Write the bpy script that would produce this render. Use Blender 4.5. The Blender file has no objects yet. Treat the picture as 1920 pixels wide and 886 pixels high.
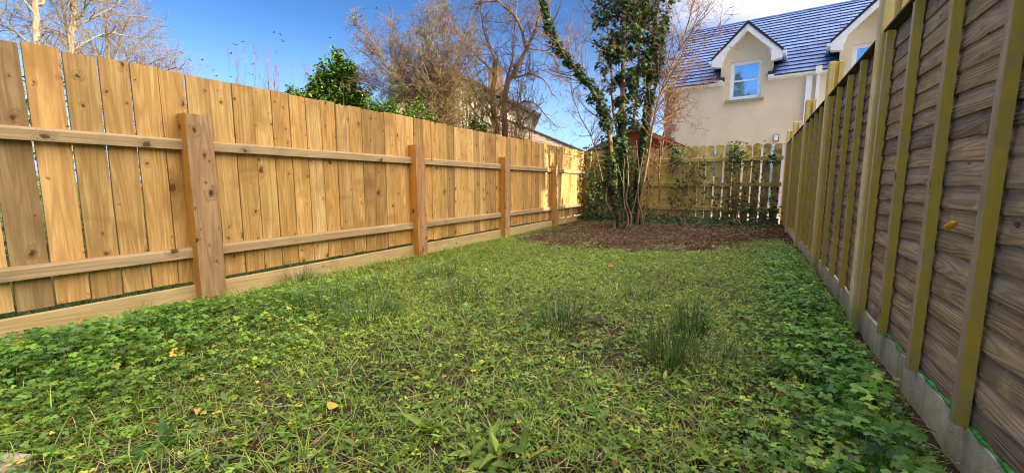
import bpy, bmesh, math, random
import numpy as np
from mathutils import Vector, Matrix
R = math.radians
random.seed(7); rng = np.random.default_rng(7)
scn = bpy.context.scene
COL = scn.collection

# ---------------------------------------------------------------- camera
F, CX, CY, PITCH, YAW, CAMH = 780.0, 960.0, 443.0, math.atan(98 / 780.0), R(29.8), 0.95
cam = bpy.data.cameras.new('camera'); camo = bpy.data.objects.new('camera', cam); COL.objects.link(camo)
cam.sensor_width = 36; cam.lens = F / 1920 * 36; cam.clip_start = 0.05; cam.clip_end = 2000
camo.location = (0, 0, CAMH); camo.rotation_euler = (R(90) - PITCH, 0, YAW)
scn.camera = camo

# ---------------------------------------------------------------- sky, sun, exposure
SUN_AZ, SUN_EL = R(88), R(18.0)            # azimuth clockwise from +Y (the direction the garden runs)
world = bpy.data.worlds.new('World'); scn.world = world; world.use_nodes = True
wn = world.node_tree; bg = wn.nodes['Background']
sky = wn.nodes.new('ShaderNodeTexSky'); sky.sky_type = 'NISHITA'; sky.sun_disc = False
sky.sun_elevation = SUN_EL; sky.sun_rotation = SUN_AZ; sky.altitude = 50; sky.air_density = 0.5; sky.dust_density = 3.0; sky.ozone_density = 2.0
gm = wn.nodes.new('ShaderNodeHueSaturation'); gm.inputs['Saturation'].default_value = 1.25; gm.inputs['Value'].default_value = .52; wn.links.new(sky.outputs[0], gm.inputs['Color']); 
# thin high cloud: wisps that thicken from the upper right of the view towards the sun; the unseen bright overhead part is added fill light
def wnode(t, **k):
    n = wn.nodes.new(t)
    for a, b in k.items(): setattr(n, a, b)
    return n
wtc = wnode('ShaderNodeTexCoord'); wdot = wnode('ShaderNodeVectorMath', operation='DOT_PRODUCT'); wdot.inputs[1].default_value = (.62, .22, .75)
wnz = wnode('ShaderNodeTexNoise'); wmp = wnode('ShaderNodeMapping'); wmp.inputs['Scale'].default_value = (1.0, 1.6, 3.0); wnz.inputs['Scale'].default_value = 1.6; wnz.inputs['Detail'].default_value = 5; wnz.inputs['Distortion'].default_value = .4
wn.links.new(wtc.outputs['Generated'], wdot.inputs[0]); wn.links.new(wtc.outputs['Generated'], wmp.inputs[0]); wn.links.new(wmp.outputs[0], wnz.inputs['Vector'])
wadd = wnode('ShaderNodeMath', operation='MULTIPLY_ADD'); wadd.inputs[1].default_value = .45; wn.links.new(wnz.outputs['Fac'], wadd.inputs[0]); wn.links.new(wdot.outputs['Value'], wadd.inputs[2])
wrp = wnode('ShaderNodeMapRange', interpolation_type='SMOOTHSTEP'); wrp.inputs[1].default_value = .52; wrp.inputs[2].default_value = 1.02; wrp.inputs[4].default_value = .9; wn.links.new(wadd.outputs[0], wrp.inputs[0])
wmx = wnode('ShaderNodeMix', data_type='RGBA'); wn.links.new(wrp.outputs[0], wmx.inputs[0]); wn.links.new(gm.outputs[0], wmx.inputs[6]); wmx.inputs[7].default_value = (7.3, 6.6, 5.8, 1)
wsp = wnode('ShaderNodeSeparateXYZ'); wn.links.new(wtc.outputs['Generated'], wsp.inputs[0])      # pale band of air along the whole horizon
whz = wnode('ShaderNodeMapRange', interpolation_type='SMOOTHSTEP'); whz.inputs[1].default_value = .0; whz.inputs[2].default_value = .36; whz.inputs[3].default_value = .55; whz.inputs[4].default_value = 0; wn.links.new(wsp.outputs[2], whz.inputs[0])
wm2 = wnode('ShaderNodeMix', data_type='RGBA'); wn.links.new(whz.outputs[0], wm2.inputs[0]); wn.links.new(wmx.outputs[2], wm2.inputs[6]); wm2.inputs[7].default_value = (1.5, 2.4, 3.9, 1); wn.links.new(wm2.outputs[2], bg.inputs[0]); bg.inputs[1].default_value = 0.15
sl = bpy.data.lights.new('sun', 'SUN'); sl.energy = 2.5; sl.angle = R(0.5); sl.color = (1.0, 0.88, 0.70)
so = bpy.data.objects.new('sun', sl); COL.objects.link(so)
sd = Vector((math.sin(SUN_AZ) * math.cos(SUN_EL), math.cos(SUN_AZ) * math.cos(SUN_EL), math.sin(SUN_EL)))
so.rotation_euler = sd.to_track_quat('Z', 'Y').to_euler(); so.location = sd * 40
scn.view_settings.view_transform = 'Standard'; scn.view_settings.look = 'None'
scn.view_settings.exposure = 2.0; scn.view_settings.gamma = 1.0
scn.render.engine = 'CYCLES'
try:
    scn.cycles.use_denoising = True; scn.cycles.filter_width = 1.05; scn.cycles.max_bounces = 8; scn.cycles.transparent_max_bounces = 8
except Exception: pass

# ---------------------------------------------------------------- helpers
def W(px, py, z):
    """point seen at photo pixel px,py at depth z metres in front of the camera"""
    u = (px - CX) / F; v = (CY - py) / F
    r = Vector((u, math.cos(PITCH) + v * math.sin(PITCH), -math.sin(PITCH) + v * math.cos(PITCH)))
    r *= z / r.y
    c, s = math.cos(YAW), math.sin(YAW)
    return Vector((r.x * c - r.y * s, r.x * s + r.y * c, CAMH + r.z))

def link(o, parent=None):
    COL.objects.link(o)
    if parent is not None: o.parent = parent
    return o
def thing(name, label, cat, loc=(0, 0, 0), rz=0, group=None):
    o = bpy.data.objects.new(name, None); o.location = loc; o.rotation_euler = (0, 0, rz); o.empty_display_size = .2
    o['label'] = label; o['category'] = cat
    if group: o['group'] = group
    return link(o)
def tag(o, label, cat, group=None, kind=None):
    o['label'] = label; o['category'] = cat
    if group: o['group'] = group
    if kind: o['kind'] = kind
    return o
def obj(name, mesh, parent=None, mat=None, loc=(0, 0, 0), rot=(0, 0, 0), color=None):
    o = bpy.data.objects.new(name, mesh); o.location = loc; o.rotation_euler = rot
    if mat is not None and not mesh.materials: mesh.materials.append(mat)
    if color: o.color = color
    return link(o, parent)
def mesh_from(name, v, f, mats=None, smooth=False, cols=None, midx=None):
    me = bpy.data.meshes.new(name)
    v = np.asarray(v, dtype=np.float32)
    if isinstance(f, np.ndarray) and f.ndim == 2:
        n, k = f.shape
        me.vertices.add(len(v)); me.vertices.foreach_set('co', v.ravel())
        me.loops.add(n * k); me.loops.foreach_set('vertex_index', f.astype(np.int32).ravel())
        me.polygons.add(n); me.polygons.foreach_set('loop_start', np.arange(0, n * k, k, dtype=np.int32))
        me.polygons.foreach_set('loop_total', np.full(n, k, dtype=np.int32))
        me.update(calc_edges=True)
    else:
        me.from_pydata([tuple(map(float, a)) for a in v], [], [tuple(int(i) for i in a) for a in f]); me.update()
    if cols is not None:
        a = me.attributes.new('tint', 'FLOAT_COLOR', 'POINT')
        c = np.ones((len(v), 4), dtype=np.float32); c[:, :3] = cols; a.data.foreach_set('color', c.ravel())
    if mats:
        for m in (mats if isinstance(mats, (list, tuple)) else [mats]): me.materials.append(m)
    if smooth: me.polygons.foreach_set('use_smooth', np.ones(len(me.polygons), dtype=bool))
    return me
def box_mesh(name, x0, x1, y0, y1, z0, z1, mat=None, bev=0.0, cuts=0, wob=0.0, seg=1):
    """a box with softened edges; cuts > 0 adds rings along z, wob bends them a little"""
    bm = bmesh.new()
    nz = cuts + 2
    rings = []
    for i in range(nz):
        z = z0 + (z1 - z0) * i / (nz - 1)
        dx, dy = (random.uniform(-wob, wob), random.uniform(-wob, wob)) if wob else (0, 0)
        rings.append([bm.verts.new(p) for p in ((x0 + dx, y0 + dy, z), (x1 + dx, y0 + dy, z), (x1 + dx, y1 + dy, z), (x0 + dx, y1 + dy, z))])
    bm.faces.new(rings[0][::-1]); bm.faces.new(rings[-1])
    for a, b in zip(rings, rings[1:]):
        for k in range(4): bm.faces.new((a[k], a[(k + 1) % 4], b[(k + 1) % 4], b[k]))
    if bev > 0:
        ed = [e for e in bm.edges if len(e.link_faces) == 2 and e.calc_face_angle(0) > 0.6]
        bmesh.ops.bevel(bm, geom=ed, offset=bev, segments=seg, profile=.5, affect='EDGES')
    me = bpy.data.meshes.new(name); bm.to_mesh(me); bm.free()
    if mat: me.materials.append(mat)
    return me
def prism_mesh(name, prof, a0, a1, axis='y', mat=None):
    """closed profile of 2-D points swept between a0 and a1 along axis (profile is x,z for y; y,z for x; x,y for z)"""
    n = len(prof); v = []
    for a in (a0, a1):
        for p, q in prof:
            v.append({'y': (p, a, q), 'x': (a, p, q), 'z': (p, q, a)}[axis])
    f = [tuple(range(n))[::-1], tuple(range(n, 2 * n))] + [(i, (i + 1) % n, n + (i + 1) % n, n + i) for i in range(n)]
    me = mesh_from(name, v, f, mat)
    bm = bmesh.new(); bm.from_mesh(me); bmesh.ops.recalc_face_normals(bm, faces=bm.faces); bm.to_mesh(me); bm.free()
    return me

def tubes_mesh(name, lines, mat, sides=None, cap=True):
    """lines: list of (points, radii) -> one mesh of tapered tubes"""
    V = []; T = []; base = 0
    for pts, rad in lines:
        P = np.asarray(pts, dtype=float); r = np.asarray(rad, dtype=float); n = len(P)
        k = sides or (3 if r[0] < .008 else (5 if r[0] < .03 else 9))
        t = np.gradient(P, axis=0); t /= (np.linalg.norm(t, axis=1)[:, None] + 1e-9)
        ref = np.array((0.31, 0.2, 0.93)) if abs(t[0][2]) < .9 else np.array((1., .1, 0.))
        a = np.cross(t, ref); a /= (np.linalg.norm(a, axis=1)[:, None] + 1e-9); b = np.cross(t, a)
        ang = np.arange(k) * 2 * math.pi / k
        ring = P[:, None, :] + r[:, None, None] * (np.cos(ang)[None, :, None] * a[:, None, :] + np.sin(ang)[None, :, None] * b[:, None, :])
        V.append(ring.reshape(-1, 3))
        i = np.arange(n - 1)[:, None] * k; j = np.arange(k)[None, :]; j2 = (j + 1) % k
        q = np.stack([base + i + j, base + i + j2, base + i + k + j2, base + i + k + j], -1).reshape(-1, 4)
        T.append(q); base += n * k
    return mesh_from(name, np.concatenate(V), np.concatenate(T), mat, smooth=True)

def rot_mats(yaw, pitch, roll):
    cy, sy, cp, sp, cr, sr = np.cos(yaw), np.sin(yaw), np.cos(pitch), np.sin(pitch), np.cos(roll), np.sin(roll)
    M = np.empty((len(yaw), 3, 3))
    M[:, 0, 0] = cy * cr - sy * sp * sr; M[:, 0, 1] = -sy * cp; M[:, 0, 2] = cy * sr + sy * sp * cr
    M[:, 1, 0] = sy * cr + cy * sp * sr; M[:, 1, 1] = cy * cp;  M[:, 1, 2] = sy * sr - cy * sp * cr
    M[:, 2, 0] = -cp * sr;               M[:, 2, 1] = sp;       M[:, 2, 2] = cp * cr
    return M
def scatter(parts):
    """parts: list of (template verts, template tris, pos, yaw, pitch, roll, scale(N,) or (N,3), colour (N,3), shade(k,) or None)"""
    V = []; T = []; C = []; base = 0
    for tv, tf, pos, yaw, pit, rol, sc, col, sh in parts:
        N = len(pos); k = len(tv)
        if N == 0: continue
        sc = np.asarray(sc, dtype=float)
        if sc.ndim == 1: sc = np.repeat(sc[:, None], 3, 1)
        M = rot_mats(yaw, pit, rol)
        v = np.einsum('nij,nkj->nki', M, tv[None] * sc[:, None, :]) + pos[:, None, :]
        V.append(v.reshape(-1, 3))
        T.append((tf[None] + (np.arange(N) * k)[:, None, None] + base).reshape(-1, 3))
        c = np.repeat(col[:, None, :], k, 1)
        if sh is not None: c = c * sh[None, :, None]
        C.append(c.reshape(-1, 3)); base += N * k
    return np.concatenate(V), np.concatenate(T), np.concatenate(C)

def vnoise(x, y, s, seed=0):
    """smooth value noise, numpy"""
    x = np.asarray(x) * s + 31.7 * seed; y = np.asarray(y) * s + 17.3 * seed
    xi = np.floor(x).astype(int); yi = np.floor(y).astype(int); fx = x - xi; fy = y - yi
    fx = fx * fx * (3 - 2 * fx); fy = fy * fy * (3 - 2 * fy)
    h = lambda a, b: (np.sin(a * 127.1 + b * 311.7 + seed * 74.7) * 43758.5453) % 1.0
    return (h(xi, yi) * (1 - fx) + h(xi + 1, yi) * fx) * (1 - fy) + (h(xi, yi + 1) * (1 - fx) + h(xi + 1, yi + 1) * fx) * fy

# ---------------------------------------------------------------- materials
class NT:
    def __init__(s, name):
        s.m = bpy.data.materials.new(name); s.m.use_nodes = True; s.t = s.m.node_tree
        s.b = s.t.nodes['Principled BSDF']; s.out = s.t.nodes['Material Output']
    def n(s, typ, **kw):
        nd = s.t.nodes.new(typ)
        for k, v in kw.items(): setattr(nd, k, v)
        return nd
    def set(s, sock, v):
        if isinstance(v, bpy.types.NodeSocket): s.t.links.new(v, sock)
        elif isinstance(v, (tuple, list)) and len(v) == 3 and sock.type == 'RGBA': sock.default_value = (*v, 1)
        else: sock.default_value = v
    def math(s, op, a, b=0.0, c=None):
        nd = s.n('ShaderNodeMath', operation=op); s.set(nd.inputs[0], a); s.set(nd.inputs[1], b)
        if c is not None: s.set(nd.inputs[2], c)
        return nd.outputs[0]
    def vmath(s, op, a, b=(0, 0, 0)):
        nd = s.n('ShaderNodeVectorMath', operation=op); s.set(nd.inputs[0], a); s.set(nd.inputs[1], b); return nd.outputs[0]
    def mix(s, fac, a, b, mode='MIX'):
        nd = s.n('ShaderNodeMix', data_type='RGBA', blend_type=mode); nd.clamp_factor = True
        s.set(nd.inputs[0], fac); s.set(nd.inputs[6], a); s.set(nd.inputs[7], b); return nd.outputs[2]
    def noise(s, vec, scale, detail=3, rough=.55, dist=0.0):
        nd = s.n('ShaderNodeTexNoise'); s.set(nd.inputs['Vector'], vec); nd.inputs['Scale'].default_value = scale
        nd.inputs['Detail'].default_value = detail; nd.inputs['Roughness'].default_value = rough; nd.inputs['Distortion'].default_value = dist
        return nd.outputs['Fac']
    def ramp(s, v, lo, hi, a=0.0, b=1.0, smooth=True):
        nd = s.n('ShaderNodeMapRange'); nd.interpolation_type = 'SMOOTHSTEP' if smooth else 'LINEAR'
        s.set(nd.inputs[0], v); nd.inputs[1].default_value = lo; nd.inputs[2].default_value = hi
        nd.inputs[3].default_value = a; nd.inputs[4].default_value = b; return nd.outputs[0]
    def bump(s, h, strength=.4, dist=.01, norm=None):
        nd = s.n('ShaderNodeBump'); nd.inputs['Strength'].default_value = strength; nd.inputs['Distance'].default_value = dist
        s.set(nd.inputs['Height'], h)
        if norm is not None: s.set(nd.inputs['Normal'], norm)
        return nd.outputs[0]
    def coords(s, rnd=True):
        tc = s.n('ShaderNodeTexCoord').outputs['Object']; oi = s.n('ShaderNodeObjectInfo')
        s.oi = oi
        if rnd:
            cmb = s.n('ShaderNodeCombineXYZ')
            for i, k in enumerate((37.1, 91.7, 53.3)): s.set(cmb.inputs[i], s.math('MULTIPLY', oi.outputs['Random'], k))
            return s.vmath('ADD', tc, cmb.outputs[0])
        return tc
    def fin(s, col, rough=.8, normal=None, spec=.3, metal=0.0):
        s.set(s.b.inputs['Base Color'], col); s.set(s.b.inputs['Roughness'], rough)
        s.b.inputs['Specular IOR Level'].default_value = spec; s.b.inputs['Metallic'].default_value = metal
        if normal is not None: s.set(s.b.inputs['Normal'], normal)
        return s.m

def wood(name, light, dark, knot, axis='z', knots=.45, stain=(.2, .16, .09), stain_amt=.5, grain=1.0, ring=9.0, rough=.75, bump=.35, dist=.6, moss=None, moss_lo=.5, moss_side=None):
    s = NT(name); P = s.coords()
    ax = {'x': (.07, 1, 1), 'y': (1, .07, 1), 'z': (1, 1, .07)}[axis]
    fine_ax = {'x': (.03, 1, 1), 'y': (1, .03, 1), 'z': (1, 1, .03)}[axis]
    sep = s.n('ShaderNodeSeparateXYZ'); s.set(sep.inputs[0], P)
    x, y, z = sep.outputs
    # face-plane coordinates (across, along) for knots
    along = {'x': x, 'y': y, 'z': z}[axis]
    across = s.math('ADD', {'x': z, 'y': z, 'z': x}[axis], {'x': y, 'y': x, 'z': y}[axis])
    c2 = s.n('ShaderNodeCombineXYZ'); wob = s.math('MULTIPLY', s.noise(P, 14, 2), .35); s.set(c2.inputs[0], s.math('ADD', s.math('MULTIPLY', across, 9.0), wob)); s.set(c2.inputs[1], s.math('ADD', s.math('MULTIPLY', along, 6.2), wob))
    vo = s.n('ShaderNodeTexVoronoi', voronoi_dimensions='2D'); s.set(vo.inputs['Vector'], c2.outputs[0]); vo.inputs['Scale'].default_value = 1.0
    kd = vo.outputs['Distance']; kc = s.n('ShaderNodeSeparateColor'); s.set(kc.inputs[0], vo.outputs['Color'])
    gate = s.math('GREATER_THAN', kc.outputs[0], 1 - knots)
    ksize = s.math('MULTIPLY_ADD', s.math('POWER', kc.outputs[1], 3.0), .13, .035)
    krel = s.math('DIVIDE', kd, ksize)
    kcore = s.math('MULTIPLY', s.ramp(krel, .75, 1.15, 1, 0), gate)
    khalo = s.math('MULTIPLY', s.ramp(krel, .9, 3.6, 1, 0), gate)
    # grain, bent round the knots
    g = s.vmath('MULTIPLY', P, ax)
    gd = s.noise(g, 3.0, 2, .5)
    gv = s.math('ADD', s.math('MULTIPLY', s.noise(g, 7.0, 3, .5, dist), ring), s.math('MULTIPLY', khalo, 1.6))
    rings = s.math('ABSOLUTE', s.math('SUBTRACT', s.math('FRACT', gv), .5))
    rings = s.ramp(rings, 0.02, .42)
    fib = s.noise(s.vmath('MULTIPLY', P, fine_ax), 120.0, 4, .7)
    col = s.mix(s.ramp(s.noise(g, 11, 4, .6), .3, .7), light, dark)
    col = s.mix(s.math('MULTIPLY', s.math('SUBTRACT', 1, rings), .42 * grain), col, tuple(c * .55 for c in dark))
    col = s.mix(s.math('MULTIPLY', s.ramp(fib, .38, .66), .42 * grain), col, tuple(c * .62 for c in dark))
    big = s.noise(P, 2.3, 3, .6, .4)
    col = s.mix(s.math('MULTIPLY', s.ramp(big, .50, .72), stain_amt), col, stain)
    col = s.mix(s.math('MULTIPLY', s.ramp(s.noise(s.vmath('MULTIPLY', P, ax), 16, 3, .7), .58, .75), stain_amt * .7), col, stain)
    col = s.mix(s.math('MULTIPLY', s.math('MULTIPLY', khalo, s.ramp(s.noise(P, 17, 4, .7, .8), .35, .7)), .75), col, knot)
    col = s.mix(s.math('MULTIPLY', kcore, .85), col, tuple(c * .45 for c in knot))
    col = s.mix(1.0, col, s.oi.outputs['Color'], 'MULTIPLY')
    if moss is not None:
        mf = s.ramp(s.noise(P, 6, 5, .65), moss_lo, moss_lo + .22)
        if moss_side is not None:
            geo = s.n('ShaderNodeNewGeometry'); dt = s.n('ShaderNodeVectorMath', operation='DOT_PRODUCT')
            s.set(dt.inputs[0], geo.outputs['True Normal']); dt.inputs[1].default_value = moss_side
            mf = s.math('MAXIMUM', s.math('MULTIPLY', mf, .35), s.math('MULTIPLY', s.ramp(dt.outputs['Value'], .5, .9), s.ramp(s.noise(P, 9, 4, .6), .25, .6, .55, 1)))
        col = s.mix(mf, col, moss)
    h = s.math('ADD', s.math('MULTIPLY', fib, .6), s.math('MULTIPLY', rings, .5))
    return s.fin(col, rough, s.bump(h, bump, .004), .25)

M = {}
M['new_pine'] = wood('new_pine', (.80, .515, .21), (.58, .34, .115), (.22, .09, .03), 'z', knots=.42, stain=(.36, .19, .055), stain_amt=.7, grain=1.15, ring=11)
M['rail_pine'] = wood('rail_pine', (.54, .39, .22), (.40, .275, .14), (.15, .07, .03), 'y', knots=.12, stain=(.2, .17, .11), stain_amt=.5, grain=.7)
M['kick_pine'] = wood('kick_pine', (.66, .49, .25), (.54, .37, .16), (.2, .09, .035), 'y', knots=.16, stain=(.3, .2, .09), stain_amt=.4, grain=.6)
M['post_pine'] = wood('post_pine', (.56, .36, .19), (.40, .235, .11), (.11, .045, .02), 'z', knots=.95, stain=(.30, .17, .085), stain_amt=.6, grain=1.2)
M['post_pine_side'] = wood('post_pine_side', (.66, .33, .065), (.52, .23, .035), (.2, .08, .02), 'z', knots=.3, stain=(.38, .17, .03), stain_amt=.3, grain=.5)
M['old_slat'] = wood('old_slat', (.60, .43, .275), (.32, .215, .13), (.10, .07, .06), 'y', knots=.22, stain=(.20, .15, .115), stain_amt=.6, grain=1.0, ring=24, bump=.8, dist=.05, moss=(.58, .47, .17), moss_lo=.57)
M['batten'] = wood('batten', (.70, .53, .34), (.50, .37, .23), (.1, .06, .03), 'z', knots=.15, stain=(.25, .21, .08), stain_amt=.4, grain=.9, moss=(.74, .50, .06), moss_lo=.6, moss_side=(0, -1, 0))
M['capping'] = wood('capping', (.09, .075, .055), (.05, .04, .03), (.03, .02, .02), 'y', knots=.1, grain=1, moss=(.14, .14, .04), moss_lo=.55)
M['mossy_picket'] = wood('mossy_picket', (.80, .60, .27), (.58, .41, .16), (.14, .08, .04), 'z', knots=.2, stain=(.24, .18, .08), stain_amt=.6, grain=1.0, moss=(.68, .55, .12), moss_lo=.42, bump=.6)
M['mossy_rail'] = wood('mossy_rail', (.76, .60, .20), (.56, .42, .13), (.14, .08, .04), 'x', knots=.2, stain=(.26, .2, .08), stain_amt=.5, grain=.8, moss=(.66, .56, .12), moss_lo=.45, bump=.6)
M['shed_board'] = wood('shed_board', (.30, .075, .022), (.21, .048, .015), (.08, .02, .01), 'x', knots=.15, stain=(.14, .035, .015), stain_amt=.4, grain=.8)
M['shed_trim'] = wood('shed_trim', (.55, .19, .04), (.42, .13, .03), (.15, .05, .02), 'x', knots=.1, grain=.5)

def plain(name, col, rough=.6, var=.15, scale=8, bump=.1, spec=.4, dirt=None, metal=0.0):
    s = NT(name); P = s.coords(); n = s.noise(P, scale, 5, .6)
    c = s.mix(s.ramp(n, .3, .7), tuple(min(1, a * (1 + var)) for a in col), tuple(a * (1 - var) for a in col))
    if dirt is not None:
        c = s.mix(s.ramp(s.noise(s.vmath('MULTIPLY', P, (1, 1, .18)), scale * .5, 5, .7), .52, .78, 0, .75), c, dirt)
    return s.fin(c, rough, s.bump(s.noise(P, scale * 14, 3, .6), bump, .003), spec, metal)
M['white_upvc'] = plain('white_upvc', (.86, .88, .92), .35, .04, 3, .02, .5, dirt=(.5, .5, .48))
M['dark_gap'] = plain('dark_gap', (.02, .02, .025), .8)
M['sill_stone'] = plain('sill_stone', (.33, .28, .23), .8, .15, 20, .3)
M['lead'] = plain('lead', (.035, .04, .06), .6, .2, 10)
M['red_block'] = plain('red_block', (.34, .17, .12), .85, .35, 9, .6, dirt=(.5, .4, .32))
M['chimney_brick'] = plain('chimney_brick', (.20, .12, .08), .85, .3, 14, .5)
M['felt'] = plain('felt', (.028, .026, .03), .9, .3, 30, .5)
M['strip_green'] = plain('strip_green', (.055, .40, .05), .6, .6, 40, .5)
M['orange_plastic'] = plain('orange_plastic', (.98, .40, .02), .5, .15, 60, .6)
M['paving'] = plain('paving', (.42, .32, .29), .85, .2, 18, .5)
M['tan_verge'] = plain('tan_verge', (.09, .07, .06), .8)

def concrete(name, col, moss, amt, side=None):
    s = NT(name); P = s.coords()
    c = s.mix(s.ramp(s.noise(P, 5, 6, .65), .3, .7), tuple(a * 1.12 for a in col), tuple(a * .8 for a in col))
    sp = s.noise(P, 160, 2, .5); c = s.mix(s.ramp(sp, .58, .70, 0, .6), c, tuple(a * .45 for a in col))
    streak = s.noise(s.vmath('MULTIPLY', P, (1, 1, .12)), 9, 5, .65); c = s.mix(s.ramp(streak, .45, .72, 0, .6), c, tuple(a * .35 for a in col)); c = s.mix(s.ramp(s.noise(P, 22, 5, .7), .5, .7, 0, .4), c, tuple(a * .5 for a in col))
    mf = s.ramp(s.noise(P, 3.5, 6, .7), .62 - amt * .4, .78 - amt * .3)
    if side is not None:
        geo = s.n('ShaderNodeNewGeometry'); dt = s.n('ShaderNodeVectorMath', operation='DOT_PRODUCT')
        s.set(dt.inputs[0], geo.outputs['True Normal']); dt.inputs[1].default_value = side
        mf = s.math('MAXIMUM', s.math('MULTIPLY', mf, .7), s.math('MULTIPLY', s.ramp(dt.outputs['Value'], .5, .9), s.ramp(s.noise(P, 7, 4, .6), .3, .65, .35, .95)))
    c = s.mix(mf, c, moss)
    pit = s.n('ShaderNodeTexVoronoi'); s.set(pit.inputs['Vector'], P); pit.inputs['Scale'].default_value = 55
    h = s.math('ADD', s.ramp(pit.outputs['Distance'], .05, .3), s.math('MULTIPLY', s.noise(P, 130, 4, .6), .8))
    return s.fin(c, .9, s.bump(h, .55, .003), .2)
M['post_concrete'] = concrete('post_concrete', (.95, .74, .42), (.84, .57, .10), .28, (0, -1, 0))
M['board_concrete'] = concrete('board_concrete', (.90, .72, .48), (.58, .44, .2), .06)

# render (painted) wall
def render_wall(name, col, dirt):
    s = NT(name); P = s.coords(False)
    c = s.mix(s.ramp(s.noise(P, 1.2, 5, .6), .3, .7), col, tuple(a * .88 for a in col))
    st = s.noise(s.vmath('MULTIPLY', P, (1, 1, .10)), 4.5, 5, .65); c = s.mix(s.ramp(st, .55, .8, 0, .4), c, dirt)
    return s.fin(c, .9, s.bump(s.noise(P, 90, 3, .6), .35, .004), .2)
M['cream'] = render_wall('cream', (.78, .67, .50), (.52, .41, .30))
M['cream_warm'] = render_wall('cream_warm', (.74, .61, .42), (.5, .4, .28))  # warmer cream for the walls of the gabled house and its wing

def roof_mat(name, col, spots, rough, spec):
    s = NT(name); P = s.coords()
    st = s.vmath('MULTIPLY', P, (3.3, 1, 1)); br = s.n('ShaderNodeTexVoronoi', feature='F1'); s.set(br.inputs['Vector'], st); br.inputs['Scale'].default_value = 1.0
    kc = s.n('ShaderNodeSeparateColor'); s.set(kc.inputs[0], br.outputs['Color'])
    c = s.mix(kc.outputs[0], tuple(a * .75 for a in col), tuple(a * 1.25 for a in col))
    c = s.mix(s.ramp(s.noise(P, 13, 5, .75), .56, .68, 0, .85), c, spots)
    return s.fin(c, s.ramp(s.noise(P, 9, 3), .3, .7, rough, rough + .2), s.bump(s.noise(P, 60, 3), .2, .004), spec)
M['slate_tile'] = roof_mat('slate_tile', (.12, .21, .48), (.03, .04, .06), .5, .22)
M['tan_tile'] = roof_mat('tan_tile', (.26, .195, .14), (.13, .10, .07), .8, .3)

s = NT('window_glass'); P = s.coords()
M['glass'] = s.fin((.33, .62, .95), .04, s.bump(s.noise(P, 1.4, 2), .05, .02), .8, .75)  # blue of the reflected sky is put into the pane colour

def leafmat(name, rough=.5, transl=.35, spec=.4):
    s = NT(name); at = s.n('ShaderNodeAttribute', attribute_name='tint'); tc = s.n('ShaderNodeTexCoord').outputs['Object']
    c = s.mix(s.ramp(s.noise(tc, 130, 3, .6), .3, .7, 0, .5), at.outputs['Color'], s.mix(1.0, at.outputs['Color'], (.62, .66, .5), 'MULTIPLY'))
    s.fin(c, rough, s.bump(s.noise(tc, 170, 2), .25, .003), spec)
    tr = s.n('ShaderNodeBsdfTranslucent'); s.set(tr.inputs[0], s.mix(1.0, c, (1.0, 1.15, .5), 'MULTIPLY'))
    mx = s.n('ShaderNodeMixShader'); mx.inputs[0].default_value = transl
    s.t.links.new(s.b.outputs[0], mx.inputs[1]); s.t.links.new(tr.outputs[0], mx.inputs[2]); s.t.links.new(mx.outputs[0], s.out.inputs[0])
    return s.m
M['leaf'] = leafmat('leaf', .45, .32, .4); M['ivy_leaf'] = leafmat('ivy_leaf', .55, .2, .3); M['litter'] = leafmat('litter', .8, .05, .2)

def bark(name, a, b, moss=None, rough=.9):
    s = NT(name); P = s.coords(); g = s.vmath('MULTIPLY', P, (1, 1, .2))
    n = s.noise(g, 26, 5, .7); c = s.mix(s.ramp(n, .35, .65), a, b)
    if moss: c = s.mix(s.ramp(s.noise(P, 3.0, 4, .6), .5, .65, 0, .8), c, moss)
    return s.fin(c, rough, s.bump(n, .9, .012), .2)
M['bark_grey'] = bark('bark_grey', (.30, .25, .18), (.12, .09, .06))
M['bark_birch'] = bark('bark_birch', (.42, .35, .24), (.24, .18, .10))
M['bark_pale_twig'] = bark('bark_pale_twig', (.30, .22, .125), (.19, .13, .07))
M['bark_red'] = bark('bark_red', (.30, .165, .10), (.15, .08, .06), (.36, .27, .08))
M['bark_haw'] = bark('bark_haw', (.28, .185, .095), (.15, .095, .055), (.33, .27, .08))
M['bark_ivy'] = bark('bark_ivy', (.34, .20, .11), (.17, .095, .05), (.27, .22, .07))
M['vine_stem'] = bark('vine_stem', (.33, .23, .14), (.15, .10, .065))

# ground materials
s = NT('soil'); P = s.coords(False)
c = s.mix(s.ramp(s.noise(P, 3, 6, .65), .35, .65), (.085, .055, .045), (.04, .028, .026))
c = s.mix(s.ramp(s.noise(P, 60, 4, .7), .55, .72, 0, .7), c, (.17, .115, .09))
vor = s.n('ShaderNodeTexVoronoi'); s.set(vor.inputs['Vector'], P); vor.inputs['Scale'].default_value = 45
h = s.math('ADD', s.noise(P, 40, 6, .7), s.math('MULTIPLY', vor.outputs['Distance'], .8))
M['soil'] = s.fin(c, .95, s.bump(h, 1.0, .02), .2)
s = NT('rough_grass'); P = s.coords(False)
c = s.mix(s.ramp(s.noise(P, .6, 5, .6), .35, .65), (.075, .12, .03), (.12, .13, .045)); c = s.mix(s.ramp(s.noise(P, 40, 4, .7), .45, .7, 0, .6), c, (.05, .075, .02))
M['rough_grass'] = s.fin(c, .95, s.bump(s.noise(P, 60, 4, .7), 1, .03), .1)
s = NT('pale_gravel'); P = s.coords(False)
c = s.mix(s.ramp(s.noise(P, 60, 3, .6), .4, .6), (.55, .50, .42), (.34, .30, .25))
M['gravel'] = s.fin(c, .95, s.bump(s.noise(P, 80, 3, .6), .8, .01), .1)

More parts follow.
